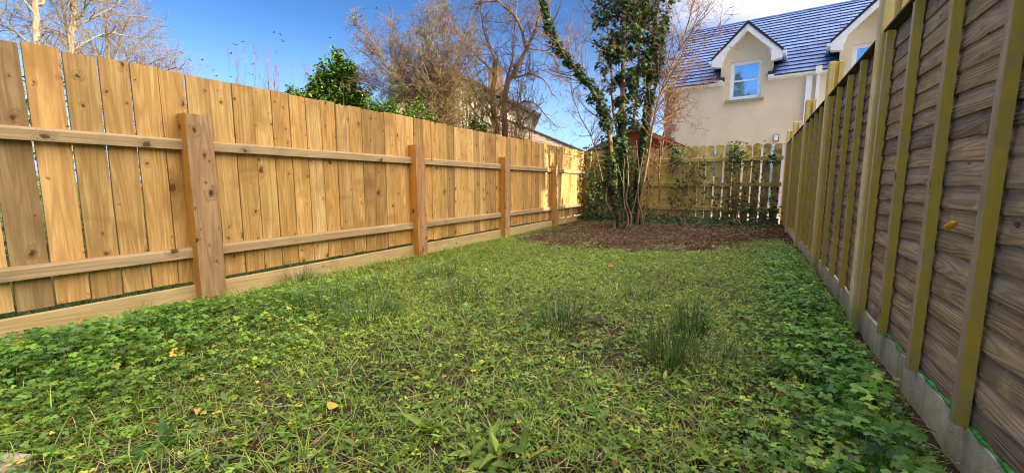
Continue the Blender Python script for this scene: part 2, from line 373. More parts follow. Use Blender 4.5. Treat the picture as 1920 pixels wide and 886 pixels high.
# ---------------------------------------------------------------- ground
def gz(x, y):
    x = np.asarray(x, dtype=float); y = np.asarray(y, dtype=float)
    t = np.clip((x + 3.7) / 4.3, 0, 1)
    return .012 + .04 * t * t + .035 * (vnoise(x, y, .9, 1) - .3) * np.clip((y + 1) / 3, .2, 1) + .014 * vnoise(x, y, 4.5, 2) + .05 * np.exp(-((x + 2.2) ** 2 + (y - 8.8) ** 2) / .8) + .03 * np.clip((y - 8.6) / 1.6, 0, 1)
def grid_mesh(name, x0, x1, nx, y0, y1, ny, zf, mat):
    xs = np.linspace(x0, x1, nx); ys = np.linspace(y0, y1, ny); X, Y = np.meshgrid(xs, ys); Z = zf(X, Y)
    v = np.stack([X, Y, Z], -1).reshape(-1, 3); i = np.arange(ny - 1)[:, None] * nx + np.arange(nx - 1)[None, :]
    q = np.stack([i, i + 1, i + 1 + nx, i + nx], -1).reshape(-1, 4)
    return mesh_from(name, v, q, mat, smooth=True)
g = obj('ground', grid_mesh('ground', -600, 600, 81, -600, 600, 81, lambda X, Y: X * 0 - .05, M['rough_grass'])); g['kind'] = 'structure'
g = obj('garden_soil', grid_mesh('garden_soil', -3.78, .66, 150, -3.0, 10.75, 420, lambda X, Y: gz(X, Y) + .012 * vnoise(X, Y, 16, 5), M['soil'])); g['kind'] = 'structure'
g = obj('gravel_yard', box_mesh('gravel_yard', -12, 14, 10.9, 17.2, -.09, -.02, M['gravel'])); g['kind'] = 'structure'

# ---------------------------------------------------------------- new board fence (X = -3.74 is the face of its boards)
lf = thing('board_fence', 'new golden pine fence of upright boards with two rails and square posts', 'fence', (-3.74, 0, 0))
board_meshes = []
for i in range(5):
    board_meshes.append(box_mesh('fence_board', -.02, 0, 0, .15, 0, 1.57, M['new_pine'], .002, 4, .0015))
tones = [(1.0, 1.0, 1.0), (1.08, 1.03, .92), (.9, .85, .74), (.78, .75, .70), (1.14, 1.16, 1.2), (.94, .86, .7), (.68, .64, .58), (1.1, 1.12, 1.05), (1.0, .93, .8)]
y = -1.013; k = 0; brnd = random.Random(3)
fixed = {10: (.62, .66, .78), 11: (1.10, 1.05, 1.0), 12: (.80, .80, .78), 13: (.92, .9, .86), 14: (1.05, 1.0, .9), 15: (.92, .86, .74), 16: (.86, .86, .84), 17: (1.02, 1.02, 1.0)}
while y < 10.22:
    gap = .0085 if y < 1.3 else (.006 if y < 2.6 else .004)
    t = fixed.get(k) or brnd.choice(tones); j = brnd.uniform(.93, 1.07)
    o = obj('fence_board', board_meshes[k % 5], lf, None, (brnd.uniform(-.004, .001), y + gap * .5, .197 + brnd.uniform(-.006, .008)), (brnd.uniform(-.004, .004), 0, 0), (t[0] * j, t[1] * j, t[2] * j, 1))
    o.scale = (1, (.163 - gap) / .15 * brnd.uniform(.985, 1.0), 1.0 + brnd.uniform(-.003, .003)); y += .163; k += 1
posts_y = [-.85, 1.61, 4.02, 6.16, 8.27, 10.2]; post_h = [1.46, 1.465, 1.43, 1.40, 1.34, 1.30]; post_w = [.17, .175, .165, .16, .15, .12]
for i, (py, ph, pw) in enumerate(zip(posts_y, post_h, post_w)):
    me = box_mesh('post', .001, .125, -pw / 2, pw / 2, -.3, ph, M['post_pine'], .008, 6, .0025, 2)
    me.materials.append(M['post_pine_side'])
    for p in me.polygons:
        if p.normal.y < -.8: p.material_index = 1
    c = (1, 1, 1, 1) if i != 2 else (1.06, .93, .82, 1)
    obj('post', me, lf, None, (0, py, 0), (random.uniform(-.006, .006), 0, 0), c)
for a in range(5):
    y0 = posts_y[a] + post_w[a] / 2 + .002; y1 = posts_y[a + 1] - post_w[a + 1] / 2 - .002
    dz = (0, 0, 0, .0, .0)[a]
    for z0, h in ((1.205, .078), (.392 + dz, .078)):
        prof = [(.001, z0), (.052, z0), (.052, z0 + h - .016), (.040, z0 + h), (.001, z0 + h)]
        obj('rail', prism_mesh('rail', prof, y0, y1, 'y', M['rail_pine']), lf, color=(1, 1, 1, 1))
    prof = [(.004, -.1), (.036, -.1), (.036, .168), (.032, .173), (.008, .173), (.004, .168)]
    obj('gravel_board', prism_mesh('gravel_board', prof, y0, y1, 'y', M['kick_pine']), lf, color=(1, 1, 1, 1))

# ---------------------------------------------------------------- weathered panel fence with concrete posts (X = +.60)
rf = thing('panel_fence', 'weathered grey lap panel fence with yellowed battens between concrete posts', 'fence', (.60, 0, 0))
rposts = [-.73, 1.22, 3.20, 5.16, 7.12, 9.0, 10.62]; rtop = [2.1, 2.1, 2.11, 2.11, 2.09, 2.04, 2.06]
for py, pt in zip(rposts, rtop):
    w = .048; prof = [(-.03, -w), (-.022, -w - .006), (.02, -w - .006), (.02, -.022), (.05, -.022), (.05, -w - .006), (.085, -w - .006), (.085, w + .006), (.05, w + .006), (.05, .022), (.02, .022), (.02, w + .006), (-.022, w + .006), (-.03, w)]
    n = len(prof); zs = [-.3, .5, 1.1, 1.6, pt - .012, pt]; v = []; f = []
    for zi, z in enumerate(zs):
        sc = .9 if zi == len(zs) - 1 else 1
        v += [(p * sc + (.0025 if sc < 1 else 0), q * sc, z) for p, q in prof]
    for zi in range(len(zs) - 1):
        for i in range(n): f.append((zi * n + i, zi * n + (i + 1) % n, (zi + 1) * n + (i + 1) % n, (zi + 1) * n + i))
    f.append(tuple(range((len(zs) - 1) * n, len(zs) * n)))
    me = mesh_from('post', v, f, M['post_concrete'])
    bm = bmesh.new(); bm.from_mesh(me); bmesh.ops.recalc_face_normals(bm, faces=bm.faces); bm.to_mesh(me); bm.free()
    obj('post', me, rf, None, (0, py, 0), color=(1, 1, 1, 1))
def slat_mesh(L, seed):
    """lapped waney board: thin wedge, its lower edge wanders"""
    r = random.Random(seed); n = 26; H = .105; ph = [r.uniform(0, 6.3) for _ in range(4)]; v = []; f = []
    kn = r.uniform(.3, L - .3)
    for i in range(n + 1):
        y = L * i / n
        e = .0035 * math.sin(y * 2.1 + ph[0]) + .0022 * math.sin(y * 5.7 + ph[1]) + .0022 * math.sin(y * 15 + ph[2]) + .0012 * math.sin(y * 41 + ph[3])
        e += -.010 * math.exp(-((y - kn) / .05) ** 2)
        b = .0012 * math.sin(y * 7 + ph[1])
        v += [(-.0075 + b, y, e), (-.008 + b, y, e + .003), (.001, y, H), (.006, y, H), (-.001, y, e)]
    for i in range(n):
        a = i * 5; c = a + 5
        for k in range(5): f.append((a + k, a + (k + 1) % 5, c + (k + 1) % 5, c + k))
    f.append((0, 1, 2, 3, 4)); f.append(tuple(n * 5 + k for k in (4, 3, 2, 1, 0)))
    me = mesh_from('slat', v, f, M['old_slat'])
    bm = bmesh.new(); bm.from_mesh(me); bmesh.ops.recalc_face_normals(bm, faces=bm.faces); bm.to_mesh(me); bm.free()
    me.polygons.foreach_set('use_smooth', np.ones(len(me.polygons), dtype=bool)); return me
slat_tones = [(1, 1, 1), (.84, .82, .84), (1.12, 1.08, 1.0), (.92, .86, .86), (1.2, 1.14, 1.0), (.78, .75, .78), (1.15, 1.13, 1.12)]
plen = {}
for a in range(6):
    y0 = rposts[a] + .058; y1 = rposts[a + 1] - .058; L = y1 - y0 - .01
    # gravel board of concrete
    prof = [(.018, -.25), (.064, -.25), (.064, .208), (.058, .214), (.024, .214), (.018, .208)]
    obj('gravel_board', prism_mesh('gravel_board', prof, y0 - .035, y1 + .035, 'y', M['board_concrete']), rf, color=(1, 1, 1, 1))
    pn = bpy.data.objects.new('panel', None); pn.location = (.035, y0 + .005, .2155); pn.empty_display_size = .1; link(pn, rf)
    key = round(L, 1)
    if key not in plen: plen[key] = [slat_mesh(L, 11 + 7 * q + int(key * 10)) for q in range(5)]
    top = 1.575
    nsl = 19; pitch = (top - .03) / nsl
    rr = random.Random(50 + a)
    for q in range(nsl):
        t = rr.choice(slat_tones); dk = .85 + .25 * rr.random()
        o = obj('slat', rr.choice(plen[key]), pn, None, (rr.uniform(-.0015, .0015), 0, q * pitch), (0, 0, 0), (t[0] * dk, t[1] * dk, t[2] * dk, 1))
    # battens: edge, three between, edge
    for bi, fy in enumerate((.019, .25, .49, .735, .981)):
        wdt = .036 if bi in (0, 4) else .040; yy = fy * L
        me = box_mesh('batten', -.047, -.0155, -wdt / 2, wdt / 2, -.004, top - (.012 if bi in (0, 4) else .016), M['batten'], .0025, 3, .0012)
        obj('batten', me, pn, None, (rr.uniform(-.002, .002), yy, 0), (rr.uniform(-.003, .003), 0, 0), (rr.uniform(.85, 1.15),) * 3 + (1,))
    obj('capping', prism_mesh('capping', [(-.052, top - .004), (.016, top - .004), (.016, top + .010), (-.014, top + .017), (-.052, top + .008)], -.004, L + .004, 'y', M['capping']), pn, color=(1, 1, 1, 1))
    if a in (0, 1, 2):   # bright green strips lying along the concrete board between the battens
        for b0, b1 in (((.02, .25), (.25, .49), (.49, .735), (.735, .98)) if a < 2 else ()):
            if a == 1 and b0 > .7: continue
            n = 14; Y0 = b0 * L + .024; Y1 = b1 * L - .024; pts = []; rad = []
            for i in range(n):
                t = i / (n - 1); pts.append((-.0135 + .0015 * math.sin(i * 1.7), Y0 + (Y1 - Y0) * t, .0025 + .0015 * math.sin(i * 2.3))); rad.append(.0055 + .0035 * math.sin(i * 1.1 + a * 2 + b0 * 9))
            obj('green_strip', tubes_mesh('green_strip', [(pts, rad)], M['strip_green'], 7), pn)
# bright orange plug poking from the panel
pl_pts = []; pl_r = []
for i in range(13):
    t = i / 12; pl_pts.append((.0, -.052 * t, .022 * t - .003 * t * t)); pl_r.append((.0105 if i % 2 else .0090) * (0.7 if i in (0, 12) else 1))
plug = obj('wall_plug', tubes_mesh('wall_plug', [([(0, .004, -.002)] + pl_pts + [(0, -.0545, .0212)], [.001] + pl_r + [.001])], M['orange_plastic'], 10), None, None, (.575, 1.925, .806))
tag(plug, 'stubby bright orange plastic plug poking out beside a batten of the weathered panel', 'plug')

# ---------------------------------------------------------------- mossy picket fence at the end (Y = 10.42)
bf = thing('picket_fence', 'mossy green round topped picket fence closing the far end of the garden', 'fence', (0, 10.42, 0))
def picket_mesh(w, h):
    n = 7; prof = [(-w / 2, .05), (w / 2, .05)]
    for i in range(n + 1):
        a = math.pi * i / n; prof.append((w / 2 * math.cos(a), h - .055 + .055 * math.sin(a) ** .8 if 0 < i < n else h - .055))
    return prism_mesh('picket', prof, -.009, .009, 'y', M['mossy_picket'])
pm = [picket_mesh(.148, 1.80), picket_mesh(.152, 1.81), picket_mesh(.144, 1.79)]
x = -3.60; prn = random.Random(5)
while x < .55:
    gap = .011 if x < -.9 else .030
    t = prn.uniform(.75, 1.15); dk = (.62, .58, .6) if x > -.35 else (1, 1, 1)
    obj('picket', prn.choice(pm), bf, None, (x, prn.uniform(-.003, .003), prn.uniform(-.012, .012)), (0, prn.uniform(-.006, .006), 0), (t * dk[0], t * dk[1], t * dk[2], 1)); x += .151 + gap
for z in (1.45, .90, .36):
    for x0, x1 in ((-3.62, -2.32), (-2.20, -.40), (-.26, .53)):
        prof = [(-.056, z), (-.010, z), (-.010, z + .085), (-.05, z + .085), (-.056, z + .078)]
        obj('rail', prism_mesh('rail', prof, x0, x1, 'x', M['mossy_rail']), bf, color=(1, 1, 1, 1))
for x in (-3.66, -2.26, -.33):
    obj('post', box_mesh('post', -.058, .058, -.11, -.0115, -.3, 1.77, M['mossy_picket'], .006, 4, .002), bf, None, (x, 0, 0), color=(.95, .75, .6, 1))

# ---------------------------------------------------------------- house with slate roof beyond the picket fence
TH = R(-4.8)
hs = thing('house', 'cream rendered house with blue slate roof and white trimmed dormers', 'house', (-2.97, 16.74, 0), TH)
EV, DE, PK, RZ, RO = 4.47, 5.20, 6.02, 7.68, 4.5       # eaves, dormer eaves, dormer peak, ridge height and set-back
HL = 9.6
DORM = (1.80, 3.34, 5.04, 6.58, 8.28, 9.40)
dor = [(1.80, 3.34), (5.04, 6.58)]
win = [(2.10, 3.04), (5.34, 6.28)]
low = [(1.52, 2.08, 1.1, 2.27), (3.14, 3.86, .2, 2.26), (5.4, 6.4, .9, 2.26)]
xs = sorted({0, HL, *[a for d in dor for a in d], *[a for d in win for a in d], *[a for l in low for a in l[:2]]})
zs = sorted({0, .2, .9, 1.1, 2.26, 2.27, 3.80, EV, 5.05, DE})
vid = {}; V = []; Fc = []
def vv(x, z):
    if (x, z) not in vid: vid[(x, z)] = len(V); V.append((x, 0, z))
    return vid[(x, z)]
for i in range(len(xs) - 1):
    for j in range(len(zs) - 1):
        xc = (xs[i] + xs[i + 1]) / 2; zc = (zs[j] + zs[j + 1]) / 2
        if zc > EV and not any(a < xc < b for a, b in dor): continue
        if 3.80 < zc < 5.05 and any(a < xc < b for a, b in win): continue
        if any(a < xc < b and c < zc < d for a, b, c, d in low): continue
        Fc.append((vv(xs[i], zs[j]), vv(xs[i + 1], zs[j]), vv(xs[i + 1], zs[j + 1]), vv(xs[i], zs[j + 1])))
for a, b in dor:
    row = [vv(x, DE) for x in xs if a <= x <= b]; V.append(((a + b) / 2, 0, PK - .02)); Fc.append(tuple(row + [len(V) - 1]))
me = mesh_from('front_wall', V, Fc, M['cream']); o = obj('front_wall', me, hs)
md = o.modifiers.new('thick', 'SOLIDIFY'); md.thickness = .26; md.offset = -1
obj('side_wall', prism_mesh('side_wall', [(.262, 0), (2 * RO, 0), (2 * RO, EV), (RO, RZ - .12), (.262, EV + .08)], .002, .26, 'x', M['cream']), hs)
obj('side_wall', prism_mesh('side_wall', [(.262, 0), (2 * RO, 0), (2 * RO, EV), (RO, RZ - .12), (.262, EV + .08)], HL - .26, HL - .002, 'x', M['cream']), hs)
obj('back_wall', box_mesh('back_wall', .262, HL - .262, 2 * RO - .26, 2 * RO, 0, EV, M['cream']), hs)
# roof: one strip per course of slates, each lapped on the one below
slope = math.atan2(RZ - EV, RO); sl_len = math.hypot(RO, RZ - EV) + .22; nc = 20; pitch = sl_len / nc
def course(name, x0, x1, j, mat, parent, back=False, wav=.004):
    n = max(2, int((x1 - x0) / .3)); v = []; f = []; r = random.Random(j * 31 + int(x0 * 10))
    s0 = -.22 + j * pitch; s1 = s0 + pitch + .05
    for i in range(n):                    # each slate of the course is its own little step
        a = x0 + (x1 - x0) * i / n + .002; b = x0 + (x1 - x0) * (i + 1) / n - .002
        e = r.uniform(-wav, wav); l = r.uniform(0, .004); q = len(v)
        for x in (a, b):
            for s_, t_ in ((s0 + e, -.01), (s0 + e, .050 + l), (s1, .012), (s1, -.02)):
                yy = s_ * math.cos(slope) - t_ * math.sin(slope); zz = EV + .06 + s_ * math.sin(slope) + t_ * math.cos(slope)
                v.append((x, (2 * RO - yy) if back else yy, zz))
        f += [(q, q + 1, q + 5, q + 4), (q + 1, q + 2, q + 6, q + 5), (q, q + 4, q + 7, q + 3), (q, q + 3, q + 2, q + 1), (q + 4, q + 5, q + 6, q + 7)]
    me = mesh_from(name, v, f, [mat, M['lead']]); bm = bmesh.new(); bm.from_mesh(me); bmesh.ops.recalc_face_normals(bm, faces=bm.faces); bm.to_mesh(me); bm.free()
    for p in me.polygons:
        if p.normal.y < -.75: p.material_index = 1
    o = obj(name, me, parent, color=(1, 1, 1, 1)); o['kind'] = 'stuff'; return o
rp = bpy.data.objects.new('roof', None); link(rp, hs)
for j in range(nc):
    zt = EV + .06 + (j + 1) * pitch * math.sin(slope) - .12
    segs = [(-.12, HL + .1)]
    if zt < DE + .25: segs = [(-.12, 1.74), (3.40, 4.98), (6.64, HL + .1)]
    for x0, x1 in segs: course('tile_course', x0, x1, j, M['slate_tile'], rp)
obj('roof_back', prism_mesh('roof_back', [(RO, RZ + .03), (2 * RO + .2, EV - .08), (2 * RO + .2, EV - .13), (RO, RZ - .1)], -.12, HL + .1, 'x', M['slate_tile']), rp)
obj('underlay', prism_mesh('underlay', [(1.25, EV + .9), (RO, RZ + .02), (RO, RZ - .06), (1.25, EV + .82)], -.08, HL + .08, 'x', M['lead']), rp)
for x0, x1 in ((-.08, 1.76), (3.38, 4.98), (6.64, HL + .08)):
    obj('underlay', prism_mesh('underlay', [(-.10, EV - .03), (1.24, EV + .89), (1.24, EV + .81), (-.10, EV - .10)], x0, x1, 'x', M['lead']), rp)
nr = 22
for i in range(nr):
    a = -.12 + (HL + .22) * i / nr; b = -.12 + (HL + .22) * (i + 1) / nr - .008
    prof = [(RO + .13 * math.cos(t) * 1.0, RZ + .02 + .10 * math.sin(t)) for t in [math.pi * k / 6 for k in range(7)]]
    obj('ridge_tile', prism_mesh('ridge_tile', prof, a, b, 'x', M['slate_tile']), rp, color=(.35, .3, .25, 1))
obj('bargeboard', prism_mesh('bargeboard', [(-.12, EV - .06), (RO, RZ + .0), (RO, RZ - .18), (-.12, EV - .22)], -.15, -.122, 'x', M['white_upvc']), hs)
# gutters, fascia, downpipe
for x0, x1 in ((-.13, 1.90), (3.22, 4.90), (6.75, HL + .1)):
    prof = [(-.002, EV - .16), (-.05, EV - .16), (-.05, EV - .02), (-.002, EV - .02)]
    obj('fascia', prism_mesh('fascia', prof, x0, x1, 'x', M['white_upvc']), hs)
    prof = [(-.052, EV - .03)] + [(-.115 + .062 * math.cos(t), EV - .035 - .07 * math.sin(t)) for t in [math.pi * k / 6 for k in range(7)]] + [(-.165, EV - .02), (-.185, EV - .02), (-.185, EV - .045), (-.052, EV - .12)]
    obj('gutter', prism_mesh('gutter', [(-.052, EV - .02), (-.052, EV - .10), (-.085, EV - .12), (-.15, EV - .115), (-.178, EV - .07), (-.182, EV - .005), (-.16, EV - .005), (-.155, EV - .02)], x0 + .01, x1 - .01, 'x', M['white_upvc']), hs)
for x0 in (4.26, 4.52):
    o = obj('downpipe', box_mesh('downpipe', x0, x0 + (.16 if x0 < 4.4 else .09), -.10, -.004, .1, EV - .13 if x0 > 4.4 else EV - .17, M['white_upvc'], .012), hs)
obj('hopper', box_mesh('hopper', 4.48, 4.64, -.22, -.19, EV - .16, EV + .06, M['white_upvc'], .01), hs)
# dormers
for (a, b), (wa, wb) in zip(dor, win):
    mx = (a + b) / 2; dr = bpy.data.objects.new('dormer', None); link(dr, hs); hw = (b - a) / 2 + .25
    ez = DE + .05 - .12; rise = (PK - DE + .06) / ((b - a) / 2)
    back = 2.35
    for sgn in (-1, 1):
        n = 7
        for q in range(n):   # dormer slates
            t0 = q / n; t1 = (q + 1.12) / n; x0 = mx + sgn * hw * (1 - t0); x1 = mx + sgn * hw * (1 - min(t1, 1.0)); z0 = PK + .10 - rise * hw * (1 - t0) * .86; z1 = PK + .10 - rise * hw * (1 - min(t1, 1)) * .86
            if t0 >= 1: break
            obj('tile_course', prism_mesh('tile_course', [(x0, z0 + .015), (x0, z0 + .05), (x1, z1 + .02), (x1, z1 - .015)], -.34, back, 'y', M['slate_tile']), dr, color=(.35, .3, .28, 1))
        X = lambda t: mx + sgn * hw * t
        Z = lambda t: PK + .095 - rise * hw * t * .86
        obj('verge', prism_mesh('verge', [(X(0), Z(0) + .012), (X(1.02), Z(1.02) + .012), (X(1.02), Z(1.02) + .085), (X(0), Z(0) + .10)], -.37, -.343, 'y', M['felt']), dr)
        # white bargeboard with a boxed end
        obj('bargeboard', prism_mesh('bargeboard', [(X(0), Z(0)), (X(1), Z(1)), (X(1), Z(1) - .20), (X(.70), Z(1) - .26), (X(.70), Z(.70) - .20), (X(0), Z(0) - .21)], -.345, -.31, 'y', M['white_upvc']), dr)
        obj('soffit', prism_mesh('soffit', [(X(0), Z(0) - .10), (X(.99), Z(1) - .08), (X(.99), Z(1) - .19), (X(.74), Z(1) - .22), (X(.6), Z(.6) - .19), (X(0), Z(0) - .16)], -.308, -.003, 'y', M['white_upvc']), dr)
        obj('side_gutter', box_mesh('side_gutter', *(sorted((X(1.0) + sgn * .003, X(1.0) + sgn * .09))), -.36, 1.2, Z(1) - .09, Z(1) + .0, M['white_upvc'], .012), dr)
        xx = sorted((mx + sgn * ((b - a) / 2), mx + sgn * ((b - a) / 2 - .12)))
        obj('cheek', box_mesh('cheek', xx[0], xx[1], .262, 1.4, EV - .1, DE + .03, M['cream']), dr)
        xs_ = sorted((mx + sgn * ((b - a) / 2 + .004), X(.98)))
        obj('eave_box', box_mesh('eave_box', xs_[0], xs_[1], .004, 1.25, Z(1) - .17, Z(1) - .09, M['lead']), dr)
        xf = sorted((mx + sgn * ((b - a) / 2 + .004), mx + sgn * ((b - a) / 2 + .10))); xo = sorted((mx + sgn * ((b - a) / 2 - .14), mx + sgn * ((b - a) / 2 + .10)))
        obj('flashing', prism_mesh('flashing', [(-.1, EV + .0), (-.1, EV + .13), (1.3, EV + 1.06), (1.3, EV + .9)], xf[0], xf[1], 'x', M['lead']), dr)
        xq = sorted((mx + sgn * ((b - a) / 2 - .13), mx + sgn * ((b - a) / 2 + .06)))
        obj('flashing', box_mesh('flashing', xq[0], xq[1], -.10, -.003, EV - .01, EV + .11, M['lead'], .006), dr)
    def window(wa, wb, z0, z1, parent, bars=(.5,), depth=.10, fr=.075, sill=True):
        wn_ = bpy.data.objects.new('window', None); wn_.location = (0, depth, 0); link(wn_, parent)
        # outer frame
        def ring(nm, x0, x1, q0, q1, w, y0, y1, m):
            v = [(x0, y, z) for y in (y0, y1) for z in (q0,)] ; bm = bmesh.new()
            o_ = [bm.verts.new(p) for p in ((x0, y0, q0), (x1, y0, q0), (x1, y0, q1), (x0, y0, q1))]
            i_ = [bm.verts.new(p) for p in ((x0 + w, y0, q0 + w), (x1 - w, y0, q0 + w), (x1 - w, y0, q1 - w), (x0 + w, y0, q1 - w))]
            fs = [bm.faces.new((o_[k], o_[(k + 1) % 4], i_[(k + 1) % 4], i_[k])) for k in range(4)]
            ex = bmesh.ops.extrude_face_region(bm, geom=fs)
            for g_ in ex['geom']:
                if isinstance(g_, bmesh.types.BMVert): g_.co.y = y1
            bmesh.ops.recalc_face_normals(bm, faces=bm.faces)
            me = bpy.data.meshes.new(nm); bm.to_mesh(me); bm.free(); me.materials.append(m); return obj(nm, me, wn_)
        ring('frame', wa + .003, wb - .003, z0 + .003, z1 - .003, fr, -.045, .02, M['white_upvc'])
        ring('sash', wa + fr + .005, wb - fr - .005, z0 + fr + .005, z1 - fr - .005, .035, -.028, .015, M['white_upvc'])
        g0 = wa + fr + .042; g1 = wb - fr - .042; h0 = z0 + fr + .042; h1 = z1 - fr - .042
        zz = [h0] + [h0 + (h1 - h0) * t for t in bars] + [h1]
        for t in bars: obj('glazing_bar', box_mesh('glazing_bar', g0, g1, -.03, .012, h0 + (h1 - h0) * t - .025, h0 + (h1 - h0) * t + .025, M['white_upvc'], .004), wn_)
        for q in range(len(zz) - 1):
            obj('pane', box_mesh('pane', g0, g1, -.004, .004, zz[q] + (.027 if q else .002), zz[q + 1] - (.027 if q < len(zz) - 2 else .002), M['glass']), wn_)
        return wn_
    window(wa, wb, 3.80, 5.05, hs)
    obj('sill', box_mesh('sill', wa - .10, wb + .10, -.09, .10, 3.715, 3.797, M['sill_stone'], .008), hs)
for a, b, c, d in low: window(a, b, c, d, hs, bars=())
# brick quoins on the corner
z = 0.02; q = 0
while z < EV - .18:
    for r_ in range(3):
        wdt = .38 if q % 2 == 0 else .24
        obj('brick', box_mesh('brick', -.012, wdt, -.018, .10, z, z + .072, M['red_block'], .004), hs, color=(1, 1, 1, 1)); z += .0805
    q += 1
# wall light
wl = bpy.data.objects.new('wall_light', None); link(wl, hs); wl.location = (3.58, -.03, 2.36)
obj('back_plate', box_mesh('back_plate', -.07, .07, .0, .027, -.02, .2, M['dark_gap'], .01), wl)
obj('lamp_glass', box_mesh('lamp_glass', -.055, .055, -.1, -.003, .0, .18, M['white_upvc'], .02), wl)

# ---------------------------------------------------------------- garden shed beyond the picket fence
zc = 12.6; sp = W(1193, 238, zc); pr = W(1290, 283, zc - .3); plf = W(1100, 284, zc + .3)
sh = thing('garden_shed', 'red brown timber shed with dark felt roof behind the picket fence', 'shed', (sp.x, sp.y, 0))
hw = (pr - Vector((sp.x, sp.y, pr.z))).length * 1.12; zr = sp.z; ze = pr.z - .05
nb = 17
for i in range(nb):
    z0 = .05 + (zr - .1) * i / nb; z1 = z0 + (zr - .1) / nb - .004
    f0 = 1 if z0 < ze else max(.02, (zr - z0) / (zr - ze)); f1 = 1 if z1 < ze else max(.01, (zr - z1) / (zr - ze))
    w0 = (hw - .06) * f0; w1 = (hw - .06) * f1
    obj('board', prism_mesh('board', [(-w0, z0), (w0, z0), (w1, z1), (-w1, z1)], -.02 + .004 * (i % 2), .0, 'y', M['shed_board']), sh, color=(1, 1, 1, 1))
obj('shed_body', prism_mesh('shed_body', [(-hw + .08, 0), (hw - .08, 0), (hw - .08, ze - .1), (0, zr - .12), (-hw + .08, ze - .1)], .004, 2.2, 'y', M['shed_board']), sh, color=(.8, .8, .8, 1))
for sg in (-1, 1):
    k = (zr - ze) / hw
    obj('roof', prism_mesh('roof', [(0, zr + .035), (sg * (hw + .12), ze - .12 * k + .035), (sg * (hw + .12), ze - .12 * k + .008), (0, zr + .008)], -.18, 2.35, 'y', M['felt']), sh)
    obj('bargeboard', prism_mesh('bargeboard', [(sg * .001, zr + .006), (sg * (hw + .11), ze - .11 * k + .006), (sg * (hw + .11), ze - .11 * k - .07), (sg * .001, zr - .085)], -.185, -.16, 'y', M['shed_trim']), sh, color=(1, .8, .8, 1))

# ---------------------------------------------------------------- unseen house added beyond the panel fence to shade the garden
nx = thing('added_shade_house', 'unseen cream house added beyond the weathered panel fence to shade the garden', 'house', (9.0, -12, 0))
obj('wall', prism_mesh('wall', [(0, 0), (8, 0), (8, 5.0), (4, 7.4), (0, 5.0)], 0, 20.2, 'y', M['cream']), nx)
for sg in (-1, 1):
    xx = lambda t: 4 + sg * t
    obj('roof', prism_mesh('roof', [(xx(0), 7.44), (xx(4.35), 4.83), (xx(4.35), 4.93), (xx(0), 7.56)], -.2, 20.4, 'y', M['tan_tile']), nx, color=(.4, .4, .5, 1))

# ---------------------------------------------------------------- neighbour's house beyond the board fence
zl = 21.0; ap = W(850, 135, zl); er = W(1010, 216, zl); h2 = (er - Vector((ap.x, ap.y, er.z))).length
nh = thing('gabled_house', 'cream gabled house with pale tan tiled roof behind the bare trees', 'house', (ap.x, ap.y, 0), YAW)
zt, ze2 = ap.z, er.z; k = (zt - ze2) / h2
obj('gable_wall', prism_mesh('gable_wall', [(-h2 + .3, 0), (h2 - .3, 0), (h2 - .3, ze2 - .02), (0, zt - .15), (-h2 + .3, ze2 - .02)], 0, 8, 'y', M['cream_warm']), nh)
for sg in (-1, 1):
    for q in range(14):
        a0 = (h2 + .1) * (1 - q / 14); a1 = (h2 + .1) * (1 - (q + 1.1) / 14)
        if a1 < 0: a1 = 0
        obj('tile_course', prism_mesh('tile_course', [(sg * a0, zt - a0 * k + .03), (sg * a0, zt - a0 * k + .075), (sg * a1, zt - a1 * k + .045), (sg * a1, zt - a1 * k)], -.3, 8.2, 'y', M['tan_tile']), nh, color=(1, 1, 1, 1))
    obj('bargeboard', prism_mesh('bargeboard', [(0, zt + .04), (sg * (h2 + .1), ze2 + .0), (sg * (h2 + .1), ze2 - .14), (0, zt - .12)], -.34, -.305, 'y', M['tan_verge']), nh)
obj('downpipe', box_mesh('downpipe', h2 - .45, h2 - .36, -.1, -.005, .5, ze2 - .1, M['white_upvc'], .01), nh)
obj('chimney', box_mesh('chimney', 1.55, 2.35, 2.5, 3.2, ze2, zt + .9, M['chimney_brick'], .01), nh, color=(1, 1, 1, 1))
obj('chimney_pot', tubes_mesh('chimney_pot', [([(1.95, 2.85, zt + .9), (1.95, 2.85, zt + 1.25)], [.16, .14])], M['chimney_brick'], 10), nh)
# low side wing with a hipped roof of tiles
A0 = W(935, 222, zl - 1.5); B0 = W(1096, 289, zl - 4.5); C0 = W(905, 246, zl - 6.0)
wv = thing('side_wing', 'low wing of the cream house with brown tiled sloping roof', 'house', (0, 0, 0))
nn = 15
D0 = Vector((A0.x + (A0.x - B0.x) * .9, A0.y + (A0.y - B0.y) * .9, A0.z))
for q in range(nn):
    # courses run parallel to the eaves (C0->B0), climbing to the hip line (A0)
    def rowpt(t): return (C0.lerp(A0, t), B0.lerp(A0, t))
    p0, p1 = rowpt(q / nn); p2, p3 = rowpt(min(1, (q + 1.12) / nn)); up = Vector((0, 0, 1))
    v = [p0 + up * .0, p1 + up * .0, p0 + up * .06, p1 + up * .06, p3 + up * .01, p2 + up * .01, p3 - up * .03, p2 - up * .03]
    f = [(0, 1, 3, 2), (2, 3, 4, 5), (5, 4, 6, 7), (0, 7, 6, 1), (0, 2, 5, 7), (1, 6, 4, 3)]
    me = mesh_from('tile_course', v, f, M['tan_tile']); obj('tile_course', me, wv, color=(1, 1, 1, 1))
d = (B0 - A0); n_ = 24
obj('hip_ridge', tubes_mesh('hip_ridge', [([tuple(A0 + d * (i / n_) + Vector((0, 0, .06 + .012 * (i % 2)))) for i in range(n_ + 1)], [.07] * (n_ + 1))], M['tan_verge'], 6), wv)
